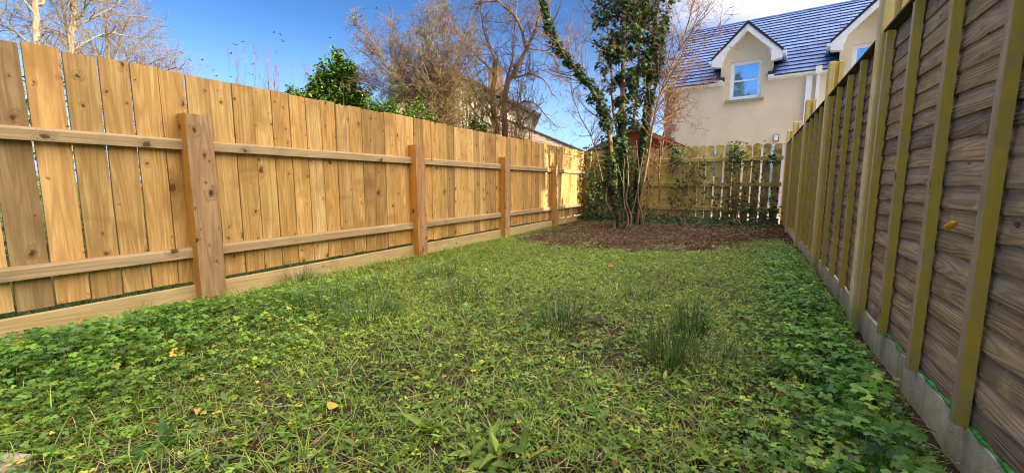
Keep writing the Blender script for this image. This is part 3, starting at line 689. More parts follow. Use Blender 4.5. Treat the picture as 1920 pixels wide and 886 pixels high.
obj('fascia', mesh_from('fascia', [C0 + up * -.01, B0 + up * -.01, B0 + up * -.16, C0 + up * -.16, C0 + up * -.01 + Vector((0, .03, 0)), B0 + up * -.01 + Vector((0, .03, 0)), B0 + up * -.16 + Vector((0, .03, 0)), C0 + up * -.16 + Vector((0, .03, 0))], [(0, 1, 2, 3), (7, 6, 5, 4), (0, 4, 5, 1), (2, 6, 7, 3), (0, 3, 7, 4), (1, 5, 6, 2)], M['white_upvc']), wv)
inn = Vector((-.1, .35, 0))
gq = [C0 + inn, B0 + inn * .5, Vector((B0.x, B0.y, 0)) + inn * .5, Vector((C0.x, C0.y, 0)) + inn]; gq = [gq[0] - up * .16, gq[1] - up * .16, gq[2], gq[3]]
th_ = Vector((-.2, .25, 0))
obj('wall', mesh_from('wall', gq + [p + th_ for p in gq], [(0, 1, 2, 3), (7, 6, 5, 4), (0, 4, 5, 1), (2, 6, 7, 3), (0, 3, 7, 4), (1, 5, 6, 2)], M['cream_warm']), wv)




# ---------------------------------------------------------------- growing things: twigs
def unit(v): return v / (np.linalg.norm(v) + 1e-9)
def shoot(p, d, L, r0, r1, n, wander, up, rs):
    """a wandering twig: n segments"""
    pts = [p]; st = L / n; d = unit(d)
    for i in range(n):
        d = unit(d + rs.normal(0, wander, 3) + np.array((0, 0, up)))
        p = p + d * st; pts.append(p)
    return np.array(pts), np.linspace(r0, r1, n + 1)
def sprout(lines, pts, rad, level, cfg, rs):
    """side twigs along a limb, recursively"""
    c = cfg[level]; P = np.asarray(pts); seg = np.linalg.norm(np.diff(P, axis=0), axis=1); cum = np.concatenate([[0], np.cumsum(seg)]); tot = cum[-1]
    num = max(1, int(round(tot * c['per_m'] * rs.uniform(.8, 1.2))))
    for q in range(num):
        t = rs.uniform(c.get('t0', .15), 1.0) * tot; i = min(len(seg) - 1, int(np.searchsorted(cum, t) - 1)); i = max(i, 0); fr = (t - cum[i]) / (seg[i] + 1e-9)
        p = P[i] + (P[i + 1] - P[i]) * fr; d0 = unit(P[i + 1] - P[i]); side = unit(rs.normal(0, 1, 3)); side = unit(side - d0 * np.dot(side, d0))
        a = math.radians(rs.uniform(*c['ang'])); d = d0 * math.cos(a) + side * math.sin(a)
        r = max(.0032, min(c['r'], (rad[i] + (rad[i + 1] - rad[i]) * fr) * .7)); L = c['L'] * rs.uniform(.45, 1.15) * (1.15 - .5 * t / tot)
        a_, b_ = shoot(p, d, L, r, max(.0022, r * .4), c.get('n', 5), c['wander'], c['up'], rs); lines.append((a_, b_))
        if level + 1 < len(cfg): sprout(lines, a_, b_, level + 1, cfg, rs)
def limb_px(px, z, r0, r1, rs=None, jit=0.0, sub=3):
    """limb through photo positions at its own depth (z may be one number or one per point), smoothed"""
    zz = z if isinstance(z, (list, tuple)) else [z] * len(px)
    P = np.array([W(a, b, c) for (a, b), c in zip(px, zz)]); n = (len(P) - 1) * sub + 1; out = []
    for i in range(n):
        t = i / sub; k = min(int(t), len(P) - 2); f = t - k; p0 = P[max(k - 1, 0)]; p1 = P[k]; p2 = P[k + 1]; p3 = P[min(k + 2, len(P) - 1)]
        q = .5 * ((2 * p1) + (-p0 + p2) * f + (2 * p0 - 5 * p1 + 4 * p2 - p3) * f * f + (-p0 + 3 * p1 - 3 * p2 + p3) * f ** 3)
        if jit and rs is not None and 0 < i < n - 1: q = q + rs.normal(0, jit, 3)
        out.append(q)
    return np.array(out), np.linspace(r0, r1, n)
def to_local(lines, o): return [(np.asarray(p) - np.array(o), r) for p, r in lines]

# ---- leaf templates (x across, y along, z up)
def fan(outline, cz=.0):
    v = [(0, .0, cz)] + outline; n = len(outline)
    return np.array(v, dtype=float), np.array([(0, i + 1, (i + 1) % n + 1) for i in range(n)])
def lobed(nl, teeth, depth=.45, droop=.25, span=300, tdepth=.12):
    o = []; tot = nl * teeth * 2
    for i in range(tot + 1):
        a = math.radians(-span / 2 + span * i / tot); ph = (i / (teeth * 2)) % 1.0; lob = math.sin(math.pi * ph) if i not in (0,) else 0
        r = 1 - depth * (1 - lob ** .7) - (tdepth if i % 2 else 0); o.append((r * math.sin(a), r * math.cos(a), -droop * r * r + .05 * lob))
    o.append((0, -.12, 0)); return fan(o, .0)
BUT_HI = lobed(3, 3, .5, .25, 300, .13); BUT_LO = lobed(3, 1, .65, .25, 290, .0)
IVY = fan([(-.15, -.25, 0), (-.75, -.35, -.05), (-.55, .1, .0), (-.95, .45, -.12), (-.35, .5, 0), (0, 1.15, -.15), (.35, .5, 0), (.95, .45, -.12), (.55, .1, 0), (.75, -.35, -.05), (.15, -.25, 0)], .06)
def strip(prof, fold=.0, bend=.0):
    """long leaf: prof list of (y, halfwidth); two triangles per side"""
    v = []; f = []
    for y, w in prof: z = -bend * y * y; v += [(-w, y, z + fold * w), (0, y, z), (w, y, z + fold * w)]
    for i in range(len(prof) - 1):
        a = i * 3; b = a + 3
        for k in (0, 1): f += [(a + k, a + k + 1, b + k + 1), (a + k, b + k + 1, b + k)]
    return np.array(v, dtype=float), np.array(f)
OVAL = strip([(0, .03), (.25, .26), (.6, .28), (.85, .14), (1, .01)], .35, .25)
CURL = strip([(0, .05), (.2, .3), (.5, .42), (.8, .3), (1, .02)], .9, .5)
def blade_t(b): 
    v = []; f = []
    for i, (y, w) in enumerate([(0, 1), (.35, .9), (.7, .6), (1, .08)]): v += [(-w * .5, y * (1 - .15 * b * y), -b * y * y), (w * .5, y * (1 - .15 * b * y), -b * y * y)]
    for i in range(3): a = i * 2; f += [(a, a + 1, a + 3), (a, a + 3, a + 2)]
    return np.array(v, dtype=float), np.array(f)
BLADES = [blade_t(.15), blade_t(.5), blade_t(.9)]

def pick(cols, n, jit=.18, p=None):
    if p is not None: p = np.array(p) / np.sum(p)
    c = np.array(cols)[rng.choice(len(cols), n, p=p)]; return np.clip(c * (1 + rng.normal(0, jit, (n, 1))) * (1 + rng.normal(0, jit * .3, (n, 3))), .003, 1)
def foliage_mesh(name, pos, size, cols, tmpl, mat, jit=.2, pitch=(-.3, 1.0), p=None, outward=None):
    n = len(pos); yaw = rng.uniform(0, 6.28, n)
    if outward is not None: yaw = np.arctan2(-outward[:, 0], outward[:, 1]) + rng.normal(0, .7, n)
    v, t, c = scatter([(tmpl[0], tmpl[1], pos, yaw, -rng.uniform(pitch[0], pitch[1], n), rng.normal(0, .35, n), size * rng.uniform(.6, 1.25, n), pick(cols, n, jit, p), None)])
    return mesh_from(name, v, t, mat, cols=c)

# ---------------------------------------------------------------- the ivy-clad tree inside the garden
rs = np.random.default_rng(21)
base = W(1182, 432, 8.55); base.z = float(gz(base.x, base.y)) - .04
ivt = thing('ivy_clad_tree', 'slender many stemmed tree smothered in dark ivy growing from the bare soil', 'tree', base)
stA = limb_px([(1190, 436), (1183, 400), (1172, 360), (1166, 300), (1167, 220), (1168, 140), (1170, 60), (1172, -40), (1176, -140), (1180, -220)], 8.5, .075, .025)
stB = limb_px([(1196, 434), (1194, 390), (1196, 330), (1206, 270), (1213, 210), (1216, 140), (1226, 70), (1236, 0), (1246, -90)], 8.6, .055, .014)
stC = limb_px([(1192, 432), (1200, 380), (1214, 300), (1224, 235), (1234, 190), (1252, 140), (1278, 80), (1300, 10), (1318, -60)], 8.4, .032, .006)
stD = limb_px([(1166, 434), (1158, 400), (1148, 350), (1146, 300), (1142, 250), (1122, 190), (1084, 135), (1052, 98), (1033, 60), (1022, 20), (1008, -30), (1000, -70)], 8.3, .06, .010)
stE = limb_px([(1170, 300), (1150, 210), (1146, 120), (1140, 60), (1128, 0), (1120, -60)], 8.5, .03, .008)
stF = limb_px([(1186, 240), (1196, 150), (1200, 60), (1206, -20), (1215, -100)], 8.6, .03, .008)
for nm, L in (('trunk', stA), ('trunk', stB), ('trunk', stD)):
    obj(nm, tubes_mesh(nm, to_local([L], base), M['bark_ivy']), ivt)
for L in (stC, stE, stF): obj('limb', tubes_mesh('limb', to_local([L], base), M['bark_ivy'], 6), ivt)
for q in range(8):      # pale woody ivy stems winding up the foot of the tree
    x0 = 1148 + q * 8.0 + rs.uniform(-3, 3); x1 = 1140 + q * 10.0 + rs.uniform(-6, 6); pts = [(x0, 436), (x0 + rs.uniform(-9, 9), 410), ((x0 + x1) / 2 + rs.uniform(-12, 12), 375), (x1 + rs.uniform(-6, 6), 335), (x1 + rs.uniform(-8, 8), rs.uniform(250, 300))]
    L = limb_px(pts, 8.35 + rs.uniform(-.08, .1), rs.uniform(.014, .026), .007, rs, .006)
    obj('vine_stem', tubes_mesh('vine_stem', to_local([L], base), M['vine_stem'], 6), ivt)
for q in range(6):      # root flares
    a = q * 1.05 + .3; p = np.array(base); d = np.array((math.cos(a), math.sin(a), 0))
    obj('root', tubes_mesh('root', to_local([(np.array([p + d * .03 + (0, 0, .30), p + d * .07 + (0, 0, .12), p + d * .16 + (0, 0, .05), p + d * .30 + (0, 0, .0)]), np.array((.03, .035, .026, .008)))], base), M['bark_ivy'], 6), ivt)
tw = []
cfg = [dict(per_m=11, L=1.05, r=.009, ang=(30, 75), wander=.16, up=.05, n=6, t0=.35), dict(per_m=6, L=.34, r=.0045, ang=(25, 70), wander=.2, up=.03, n=4), dict(per_m=6, L=.13, r=.0028, ang=(25, 70), wander=.2, up=.02, n=3)]
for L in (stA, stB, stC, stD, stE, stF): sprout(tw, L[0], L[1], 0, cfg, rs)
cfg2 = [dict(per_m=10, L=.8, r=.006, ang=(20, 60), wander=.13, up=.06, n=6, t0=.4), dict(per_m=7, L=.3, r=.0035, ang=(25, 60), wander=.2, up=.03, n=4)]
sprout(tw, stC[0], stC[1], 0, cfg2, rs)
o = obj('twigs', tubes_mesh('twigs', to_local(tw, base), M['bark_red']), ivt); o['kind'] = 'stuff'

IVYC = [(.04, .08, .024), (.065, .12, .034), (.024, .05, .022), (.13, .22, .045), (.08, .10, .055)]
def ivy_on(line, rad_fn, n, rs, sx=1.0):
    P, r = line; seg = np.linalg.norm(np.diff(P, axis=0), axis=1); cum = np.concatenate([[0], np.cumsum(seg)]); T = rs.uniform(0, cum[-1], n); out = np.empty((n, 3))
    for a in range(3): out[:, a] = np.interp(T, cum, P[:, a])
    t = T / cum[-1]; ang = rs.uniform(0, 6.28, n); R_ = np.array([rad_fn(x) for x in t]) * (rs.uniform(.25, 1.0, n) ** .6)
    lump = .45 + 1.1 * vnoise(T * 3.0, ang * 1.2, 1.3, 3); R_ = R_ * lump
    off = np.stack([np.cos(ang) * R_, np.sin(ang) * R_, rs.normal(0, .04, n)], -1); q_ = out + off
    keep = (vnoise(q_[:, 0] * 1.0 + q_[:, 1] * .6, q_[:, 2], 6.5, 21) + .5 * vnoise(q_[:, 0] - q_[:, 1], q_[:, 2], 15, 22) > .66) | (R_ < .07)
    out = out[keep]; off = off[keep]; return out + off, off / (np.linalg.norm(off, axis=1)[:, None] + 1e-9)
def bumpf(*pts): 
    xs_ = [p[0] for p in pts]; ys_ = [p[1] for p in pts]; return lambda t: float(np.interp(t, xs_, ys_))
groups = [ivy_on(stA, bumpf((0, .06), (.12, .09), (.34, .09), (.42, .22), (.50, .40), (.60, .42), (.72, .46), (.85, .34), (1, .12)), 16000, rs),
          ivy_on(stB, bumpf((0, .05), (.25, .04), (.42, .08), (.55, .15), (.7, .24), (.8, .34), (.9, .22), (1, .05)), 8500, rs),
          ivy_on(stD, bumpf((0, .05), (.2, .10), (.36, .17), (.5, .13), (.62, .12), (.74, .10), (.84, .06), (.9, .02), (1, .0)), 3600, rs),
          ivy_on(stE, bumpf((0, .2), (.3, .22), (.6, .26), (.85, .15), (1, .05)), 1500, rs),
          ivy_on(stF, bumpf((0, .12), (.5, .28), (.8, .2), (1, .05)), 1500, rs)]
pos = np.concatenate([a for a, _ in groups]); outw = np.concatenate([b for _, b in groups])
iv = thing('ivy', 'glossy dark green ivy wrapping the slender tree and its arching branch', 'ivy', base)
o = obj('ivy_leaves', foliage_mesh('ivy_leaves', pos - np.array(base), .046, IVYC, IVY, M['ivy_leaf'], .25, (-.1, 1.4), p=[.3, .25, .25, .12, .08], outward=outw), iv); o['kind'] = 'stuff'

# low ivy: along the picket fence and in the corner
def patch(cx, cz, sx, sz, n, y=10.28, sy=.06):
    return np.stack([rng.normal(cx, sx, n), np.clip(rng.normal(y, sy, n), y - .25, 10.31), np.clip(rng.normal(cz, sz, n), .02, 1.84)], -1)
pp = np.concatenate([patch(-3.45, .9, .16, .45, 900, 10.05, .16), patch(-3.05, 1.1, .25, .5, 700), patch(-2.6, 1.0, .22, .5, 700), patch(-2.9, .2, .5, .15, 900, 9.9, .2), patch(-1.55, 1.55, .08, .18, 190), patch(-1.5, .8, .14, .3, 120), patch(-1.1, 1.2, .15, .2, 130), patch(-.9, .6, .4, .3, 160),
    patch(-.33, 1.55, .09, .16, 240, 10.2), patch(-.36, .7, .10, .4, 90, 10.2), patch(.05, 1.2, .07, .25, 60), patch(-.1, .4, .3, .2, 200), patch(.4, .4, .1, .3, 80), patch(.3, 1.5, .05, .1, 60)])
wx = rng.uniform(-3.6, .5, 4600); pp2 = np.stack([wx, 10.3 - np.abs(rng.normal(0, .42, 4600)), np.zeros(4600)], -1); pp2[:, 2] = gz(pp2[:, 0], pp2[:, 1]) + np.abs(rng.normal(0, .10, 4600)) * np.exp(-(10.3 - pp2[:, 1]) * 2)
pp = np.concatenate([pp, pp2]); n = len(pp)
pi = thing('ivy', 'straggling ivy climbing the mossy picket fence and spreading along its foot', 'ivy', (0, 10.3, 0))
o = obj('ivy_leaves', foliage_mesh('ivy_leaves', pp - np.array((0, 10.3, 0)), .036, [(.07, .12, .04), (.11, .17, .05), (.045, .075, .03), (.5, .55, .08)], IVY, M['ivy_leaf'], .25, (.5, 1.5), p=[.38, .3, .315, .005], outward=np.repeat([[0., -1., 0.]], n, 0)), pi); o['kind'] = 'stuff'
vs = []
for cx, z1 in ((-1.55, 1.6), (-1.5, 1.2), (-1.15, 1.5), (-.3, 1.7), (-.36, 1.5), (.05, 1.5), (-2.6, 1.6), (-3.1, 1.6), (-3.4, 1.7)):
    n = 10; vs.append((np.array([(cx + rs.normal(0, .025), 10.335 + rs.uniform(-.03, 0), z1 * i / n) for i in range(n + 1)]) - np.array((0, 10.35, 0)) + np.array((0, .05 - .11, 0)), np.linspace(.009, .004, n + 1)))
for L in vs: obj('stem', tubes_mesh('stem', [L], M['vine_stem'], 5), pi)

# ---------------------------------------------------------------- bare trees and shrubs beyond the board fence
def bare_tree(name, label, cat, px0, z, limbs, cfg, mat, seed, tmat=None, group=None, part='limb', sprout_from=None):
    rs = np.random.default_rng(seed); b = W(px0, 345, z); b.z = -.05; t = thing(name, label, cat, b, 0, group); tw = []
    for k, (px, dz, r0, r1) in enumerate(limbs):
        zz = [z + dz * (i / (len(px) - 1)) for i in range(len(px))]
        L = limb_px(px, zz, r0, r1, rs, .012 * min(1, r0 / .02))
        nm = 'trunk' if k == 0 and r0 > .04 else part
        obj(nm, tubes_mesh(nm, to_local([L], b), tmat or mat, 8 if r0 > .03 else 5), t)
        sprout(tw, L[0], L[1], 0, cfg, rs)
    o = obj('twigs', tubes_mesh('twigs', to_local(tw, b), mat), t); o['kind'] = 'stuff'
    return t, tw, b
TW3 = lambda a, b, c, La=.9, Lb=.4, Lc=.18, wa=.16, up=.05, t0=.2: [dict(per_m=a, L=La, r=.009, ang=(25, 70), wander=wa, up=up, n=6, t0=t0), dict(per_m=b, L=Lb, r=.005, ang=(25, 70), wander=wa, up=up * .5, n=5), dict(per_m=c, L=Lc, r=.003, ang=(25, 75), wander=wa, up=0, n=3)]
gt = 'bare winter trees beyond the board fence'
bare_tree('bare_tree', 'pale barked bare tree with a forked trunk beside the large knot board', 'tree', 66, 7.5,
    [([(74, 300), (70, 150), (68, 75), (68, 10), (62, -40), (58, -110)], 0, .055, .03), ([(68, 10), (82, 0), (104, -60), (120, -130)], .4, .03, .012), ([(68, 30), (40, -10), (10, -50)], -.3, .025, .01), ([(71, 100), (30, 60), (-20, 40)], .5, .02, .008)],
    TW3(7, 7, 7, 1.2, .5, .22), M['bark_pale_twig'], 31, M['bark_birch'], gt)
bare_tree('bare_tree', 'taller bare tree with pale bark and sunlit fan of fine twigs', 'tree', 135, 8.5,
    [([(142, 300), (138, 130), (134, 80), (138, 20), (140, -60), (146, -140)], 0, .075, .035), ([(135, 85), (122, 40), (112, -10), (100, -80)], .3, .03, .012), ([(136, 60), (160, 40), (200, 20), (236, -8)], .3, .025, .008), ([(137, 95), (175, 70), (215, 62), (246, 75)], .6, .022, .007), ([(138, 40), (170, 0), (205, -40)], -.2, .022, .01), ([(136, 80), (110, 60), (70, 50)], .3, .018, .008)],
    TW3(8, 8, 7, 1.1, .5, .2), M['bark_pale_twig'], 32, M['bark_birch'], gt)
bare_tree('bare_tree', 'rounded bare tree with dense golden brown twigs behind the pale barked trees', 'tree', 215, 14,
    [([(215, 300), (213, 180), (205, 110), (200, 60), (196, 20)], 0, .09, .03), ([(210, 160), (240, 110), (262, 80), (280, 62)], .3, .04, .012), ([(208, 150), (180, 100), (160, 60), (150, 20)], .3, .04, .012), ([(212, 170), (255, 135), (290, 115), (318, 108)], .3, .035, .01), ([(206, 120), (228, 70), (240, 35)], -.4, .035, .01), ([(214, 190), (280, 150), (325, 128), (345, 130)], 0, .03, .008), ([(205, 140), (140, 90), (100, 70)], 0, .03, .01)],
    TW3(9, 8, 6, 1.3, .6, .28), M['bark_pale_twig'], 33, None, gt)
# whips
rs = np.random.default_rng(40)
for (x0, x1, num, lab) in ((428, 520, 12, 'thin scatter of bare upright whips rising over the plain stretch of fence'), (500, 590, 14, 'thin bare reddish whips standing beside the evergreen bush')):
    z = 10.0; b = W((x0 + x1) / 2, 345, z); b.z = 0; t = thing('sapling_clump', lab, 'shrub', b, 0, 'bare whips rising over the fence'); ls = []
    for q in range(num):
        x = rs.uniform(x0, x1); top = rs.uniform(75, 140); lean = rs.normal(0, 14)
        L = limb_px([(x, 340), (x + lean * .3, 220), (x + lean, top)], z + rs.uniform(-.3, .3), .007, .002, rs, .01); ls.append(L)
        sprout(ls, L[0], L[1], 0, [dict(per_m=2.5, L=.35, r=.003, ang=(15, 35), wander=.1, up=.1, n=3, t0=.5)], rs)
    o = obj('stems', tubes_mesh('stems', to_local(ls, b), M['bark_red']), t); o['kind'] = 'stuff'
# hawthorn
haw = []
rs = np.random.default_rng(44)
for x1, y1, r in ((690, 95, .02), (715, 60, .022), (740, 40, .024), (770, 20, .026), (800, 5, .028), (822, 10, .03), (845, -5, .026), (868, 30, .022), (880, 80, .02), (700, 150, .02), (730, 100, .02), (760, 120, .02), (790, 60, .024), (850, 110, .02), (660, 130, .016), (680, 45, .014)):
    xm = 822 + (x1 - 822) * .45
    for _ in range(2): x1 += rs.uniform(-16, 16); y1 += rs.uniform(-10, 14); haw.append(([(826 + rs.uniform(-8, 8), 330), (820 + rs.uniform(-10, 14), 235), (xm + rs.uniform(-6, 6), 160 + (y1 - 20) * .2), (x1, y1)], rs.uniform(-.6, .6), r, .005))
bare_tree('thorn_bush', 'dense bare thorn bush with many upright stems above the middle of the board fence', 'shrub', 824, 8.8, haw, TW3(19, 13, 8, .55, .28, .13, .26, .02, .06), M['bark_haw'], 45)
# thicket of thin upright stems that screens the cream house
thk = []
for q in range(30):
    x = rs.uniform(868, 1000); top = rs.uniform(70, 190) if x < 950 else rs.uniform(120, 210); thk.append(([(x + rs.uniform(-12, 12), 330), (x + rs.uniform(-6, 6), 235), (x + rs.uniform(-12, 12), (top + 235) / 2), (x + rs.uniform(-22, 22), top)], rs.uniform(-.4, .4), rs.uniform(.008, .016), .004))
bare_tree('bramble_thicket', 'thicket of thin brown upright stems crowding round the apple tree', 'shrub', 930, 9.4, thk, [dict(per_m=14, L=.42, r=.006, ang=(20, 65), wander=.22, up=.04, n=5, t0=.05), dict(per_m=10, L=.16, r=.0035, ang=(25, 70), wander=.2, up=0, n=3)], M['bark_haw'], 46)
# old apple tree
app = [([(950, 330), (948, 240), (944, 200), (950, 165), (968, 130), (988, 92)], 0, .085, .045), ([(938, 320), (928, 240), (924, 190), (926, 150), (930, 110)], .3, .075, .05),
       ([(988, 92), (978, 55), (955, 20), (925, 2), (890, 10)], .2, .04, .010), ([(988, 92), (1004, 55), (1016, 10), (1020, -40)], -.2, .04, .012), ([(950, 150), (990, 140), (1020, 150), (1038, 180)], .3, .03, .008), ([(930, 115), (912, 70), (902, 25), (905, -20)], .3, .03, .009), ([(928, 140), (900, 110), (872, 80), (850, 40)], -.3, .03, .008), ([(946, 210), (985, 190), (1010, 200), (1035, 232)], .2, .028, .008), ([(990, 90), (1030, 100), (1050, 130)], .2, .02, .006), ([(935, 200), (960, 110), (965, 50), (970, 0)], .4, .028, .008), ([(945, 230), (900, 190), (880, 150), (868, 110)], .2, .028, .007), ([(925, 240), (895, 215), (878, 190)], -.3, .02, .006)]
bare_tree('apple_tree', 'gnarled bare apple tree with crooked sunlit red brown limbs', 'tree', 944, 10.0, app, TW3(15, 10, 7, .72, .34, .15, .34, .0, .05), M['bark_red'], 47, M['bark_red'])
# stray bare branches reaching in behind the ivy tree and over the house roof
bare_tree('bare_tree', 'wispy bare tree whose fine twigs reach across the slate roof', 'tree', 1240, 9.6,
    [([(1236, 380), (1238, 300), (1246, 230), (1262, 160), (1285, 90), (1310, 20)], 0, .022, .005), ([(1240, 260), (1275, 175), (1310, 165), (1335, 150)], .1, .012, .004), ([(1244, 210), (1290, 215), (1318, 232)], .1, .009, .003), ([(1240, 290), (1250, 180), (1240, 90), (1250, 0)], .2, .018, .005), ([(1250, 220), (1300, 120), (1345, 60), (1352, 20)], .1, .011, .003), ([(1130, 340), (1110, 260), (1080, 200), (1070, 130), (1100, 40)], .2, .014, .004), ([(1120, 300), (1070, 290), (1040, 285)], .0, .01, .004)],
    TW3(11, 10, 8, .65, .3, .14, .2, .03, .15), M['bark_red'], 49)

# evergreens
def bush(name, label, cat, px, z, blobs, n, size, cols, p, tmpl, mat, seed, stems=9, pitch=(-.6, .9)):
    """leaf clumps gathered round many branch ends inside the given lumps (px, py, radius_px)"""
    rs = np.random.default_rng(seed); b = W(px, 345, z); b.z = 0; t = thing(name, label, cat, b); P = []; st = []
    tot = sum(r * r for _, _, r in blobs)
    for bx, by, br in blobs:
        c = np.array(W(bx, by, z)); rr = br / F * z; m = max(3, int(n * br * br / tot / 26))
        for q in range(m):
            d = unit(rs.normal(0, 1, 3)); tip = c + d * rr * rs.uniform(.35, 1.08) * np.array((1, .8, 1)); k = 26
            dirn = unit(d + np.array((0, 0, .5))); a = rs.uniform(-1, .2, (k, 1)); P.append(tip + dirn * a * .22 + rs.normal(0, .045, (k, 3)))
        for q in range(max(2, stems // len(blobs))):
            e = c + unit(rs.normal(0, 1, 3)) * rr * .7; s0 = np.array((b.x + rs.normal(0, .12), b.y + rs.normal(0, .12), 0)); mid = (s0 + e) / 2 + rs.normal(0, .1, 3); st.append((np.array([s0, mid, e]), np.array((.03, .02, .006))))
    P = np.concatenate(P)
    o = obj('leaves', foliage_mesh('leaves', P - np.array(b), size, cols, tmpl, mat, .22, pitch, p=p), t); o['kind'] = 'stuff'
    o = obj('stems', tubes_mesh('stems', to_local(st, b), M['bark_haw'], 5), t); o['kind'] = 'stuff'
    return t
LAUREL = [(.11, .21, .03), (.20, .33, .04), (.04, .09, .02), (.36, .46, .09)]
bush('laurel_bush', 'dark glossy evergreen laurel bush with a pointed top behind the board fence', 'shrub', 625, 9.2, [(636, 105, 12), (632, 130, 20), (612, 150, 26), (650, 150, 28), (590, 165, 22), (630, 185, 38), (560, 180, 16), (585, 195, 26), (675, 185, 28), (546, 168, 7), (600, 128, 8), (660, 125, 12)], 9000, .085, LAUREL, [.4, .25, .2, .15], OVAL, M['leaf'], 60)
bush('shrub', 'sunlit yellow green privet shrub behind the bare thorn bush', 'shrub', 860, 12.5, [(850, 165, 26), (875, 185, 28), (835, 190, 26), (885, 160, 16), (862, 215, 30), (820, 170, 16), (905, 200, 16)], 3600, .05, [(.26, .30, .07), (.38, .38, .10), (.12, .17, .05)], [.45, .3, .25], OVAL, M['leaf'], 61)
bush('shrub', 'low leafy green shrub showing over the fence top below the thorn bush', 'shrub', 760, 8.0, [(700, 200, 22), (735, 205, 22), (770, 215, 18), (805, 222, 14), (785, 195, 12)], 2600, .05, LAUREL, [.4, .3, .2, .1], OVAL, M['leaf'], 62)
bush('shrub', 'small dark evergreen shrub at the foot of the apple tree', 'shrub', 905, 9.3, [(890, 232, 12), (905, 238, 12), (880, 240, 8)], 700, .05, LAUREL, [.4, .2, .4, 0], OVAL, M['leaf'], 63)
bush('hedge', 'dark twiggy hedge mass rising at the corner between board and picket fences', 'hedge', 1125, 11.8, [(1108, 282, 16), (1128, 272, 18), (1148, 262, 18), (1170, 262, 14), (1120, 295, 20), (1150, 290, 20)], 2600, .05, [(.03, .05, .02), (.05, .05, .03), (.02, .03, .015)], [.4, .3, .3], OVAL, M['ivy_leaf'], 64)
# a run of rough hedge behind the board fence: what the gaps between the boards show
hp = np.stack([rng.uniform(-9.3, -8.2, 20000), rng.uniform(-3, 14, 20000), rng.uniform(0, 2.45, 20000)], -1)
o = obj('hedge', foliage_mesh('hedge', hp, .09, [(.16, .20, .06), (.30, .28, .10), (.40, .33, .16), (.08, .12, .04)], OVAL, M['leaf'], .25), None); tag(o, 'rough sunlit hedge seen through the gaps between the pine boards', 'hedge', kind='stuff')

# ---------------------------------------------------------------- ground cover
def in_view(x, y, m=.55):
    c, s_ = math.cos(YAW), math.sin(YAW); u = x * c + y * s_; w = -x * s_ + y * c        # camera frame: right, forward
    return (w > .55) & (np.abs(u) < w * 1.26 + m)
def sample(n, x0=-3.66, x1=.57, y0=-.4, y1=10.3, dens=None):
    x = rng.uniform(x0, x1, n); y = rng.uniform(y0, y1, n); k = in_view(x, y)
    if dens is not None: k &= rng.uniform(0, 1, n) < dens(x, y)
    return x[k], y[k]
def bare(x, y):           # 1 where the soil under the tree stays bare
    edge = np.interp(x, [-3.7, -3.2, -2.5, -1.8, -.9, 0, .5], [6.8, 5.6, 5.1, 5.15, 5.6, 6.3, 6.2]) + 1.0 * (vnoise(x, y, 1.1, 8) - .5) + .9 * (vnoise(x, y, 4, 9) - .5)
    return np.clip((y - edge) / 1.0, 0, 1) ** .8
def lush(x, y):           # knee-high strip of buttercup along the panel fence, and the near corner
    a = np.exp(-((x - .38) / .27) ** 2) * np.clip(1.25 - y / 9, .25, 1) * np.clip((8 - y) / 2, 0, 1)
    b = np.clip(1.2 - np.hypot((x + 3.2) / 1.15, (y - .6) / 1.9), 0, 1) * .8
    c = np.exp(-((x + 3.5) / .16) ** 2) * .10
    return np.clip(a + b + c, 0, 1)
def soilspot(x, y): return .6 * np.clip((vnoise(x, y, 2.2, 12) - .66) * 5, 0, 1) * np.clip((x + 1.9) / .8, 0, 1) * np.clip((3.2 - y) / 1.0, 0, 1)
GRN = [(.17, .34, .05), (.28, .45, .06), (.11, .22, .035), (.46, .54, .08), (.19, .31, .12), (.80, .66, .08)]
parts = []
def but(x, y, tmpl, smin, smax, htop, cols, p, three=True):
    n = len(x)
    if n == 0: return
    l = lush(x, y); hgt = (.012 + htop * (.22 + l) * rng.uniform(.15, 1, n)) * np.where(x > .46, .5, 1) * np.clip((x + 3.70) / .55, .10, 1); z = gz(x, y) + hgt
    sc = rng.uniform(smin, smax, n) * (.75 + .55 * l); yaw = rng.uniform(0, 6.28, n); pit = rng.normal(-.15, .28, n); rol = rng.normal(0, .3, n); col = pick(cols, n, .2, p)
    hue = .62 + .5 * vnoise(x, y, 1.3, 30)[:, None] + .26 * vnoise(x, y, 5.0, 31)[:, None]; col = col * np.concatenate([hue * (1.18 - .42 * l[:, None]), hue * (1.05 - .12 * l[:, None]), hue], 1)
    if three:
        for k, da in enumerate((-1.9, 0, 1.9)):
            a = yaw + da; off = np.stack([-np.sin(a) * sc * .75, np.cos(a) * sc * .75, rng.normal(0, .003, n)], -1)
            parts.append((tmpl[0], tmpl[1], np.stack([x, y, z], -1) + off, a, pit + rng.normal(0, .15, n), rol, sc * .72, col * rng.uniform(.9, 1.1, (n, 1)), None))
    else: parts.append((tmpl[0], tmpl[1], np.stack([x, y, z], -1), yaw, pit, rol, sc, col, None))
    # petioles
    P = np.stack([x + rng.normal(0, .012, n), y + rng.normal(0, .012, n), gz(x, y)], -1)
    parts.append((STALK[0], STALK[1], P, rng.uniform(0, 6.28, n), rng.normal(1.45, .12, n), rng.normal(0, .1, n), np.stack([np.full(n, .0022), hgt, np.full(n, .01)], -1), pick([(.22, .28, .08), (.32, .30, .12)], n), None))
STALK = (np.array([(-.5, 0, 0), (.5, 0, 0), (.4, 1, 0), (-.4, 1, 0)], dtype=float), np.array([(0, 1, 2), (0, 2, 3)]))
cover = lambda x, y: (1 - bare(x, y)) * (1 - .75 * soilspot(x, y))
PR = [.28, .26, .24, .11, .10, .012]
PRD = [.46, .18, .24, .06, .055, .005]
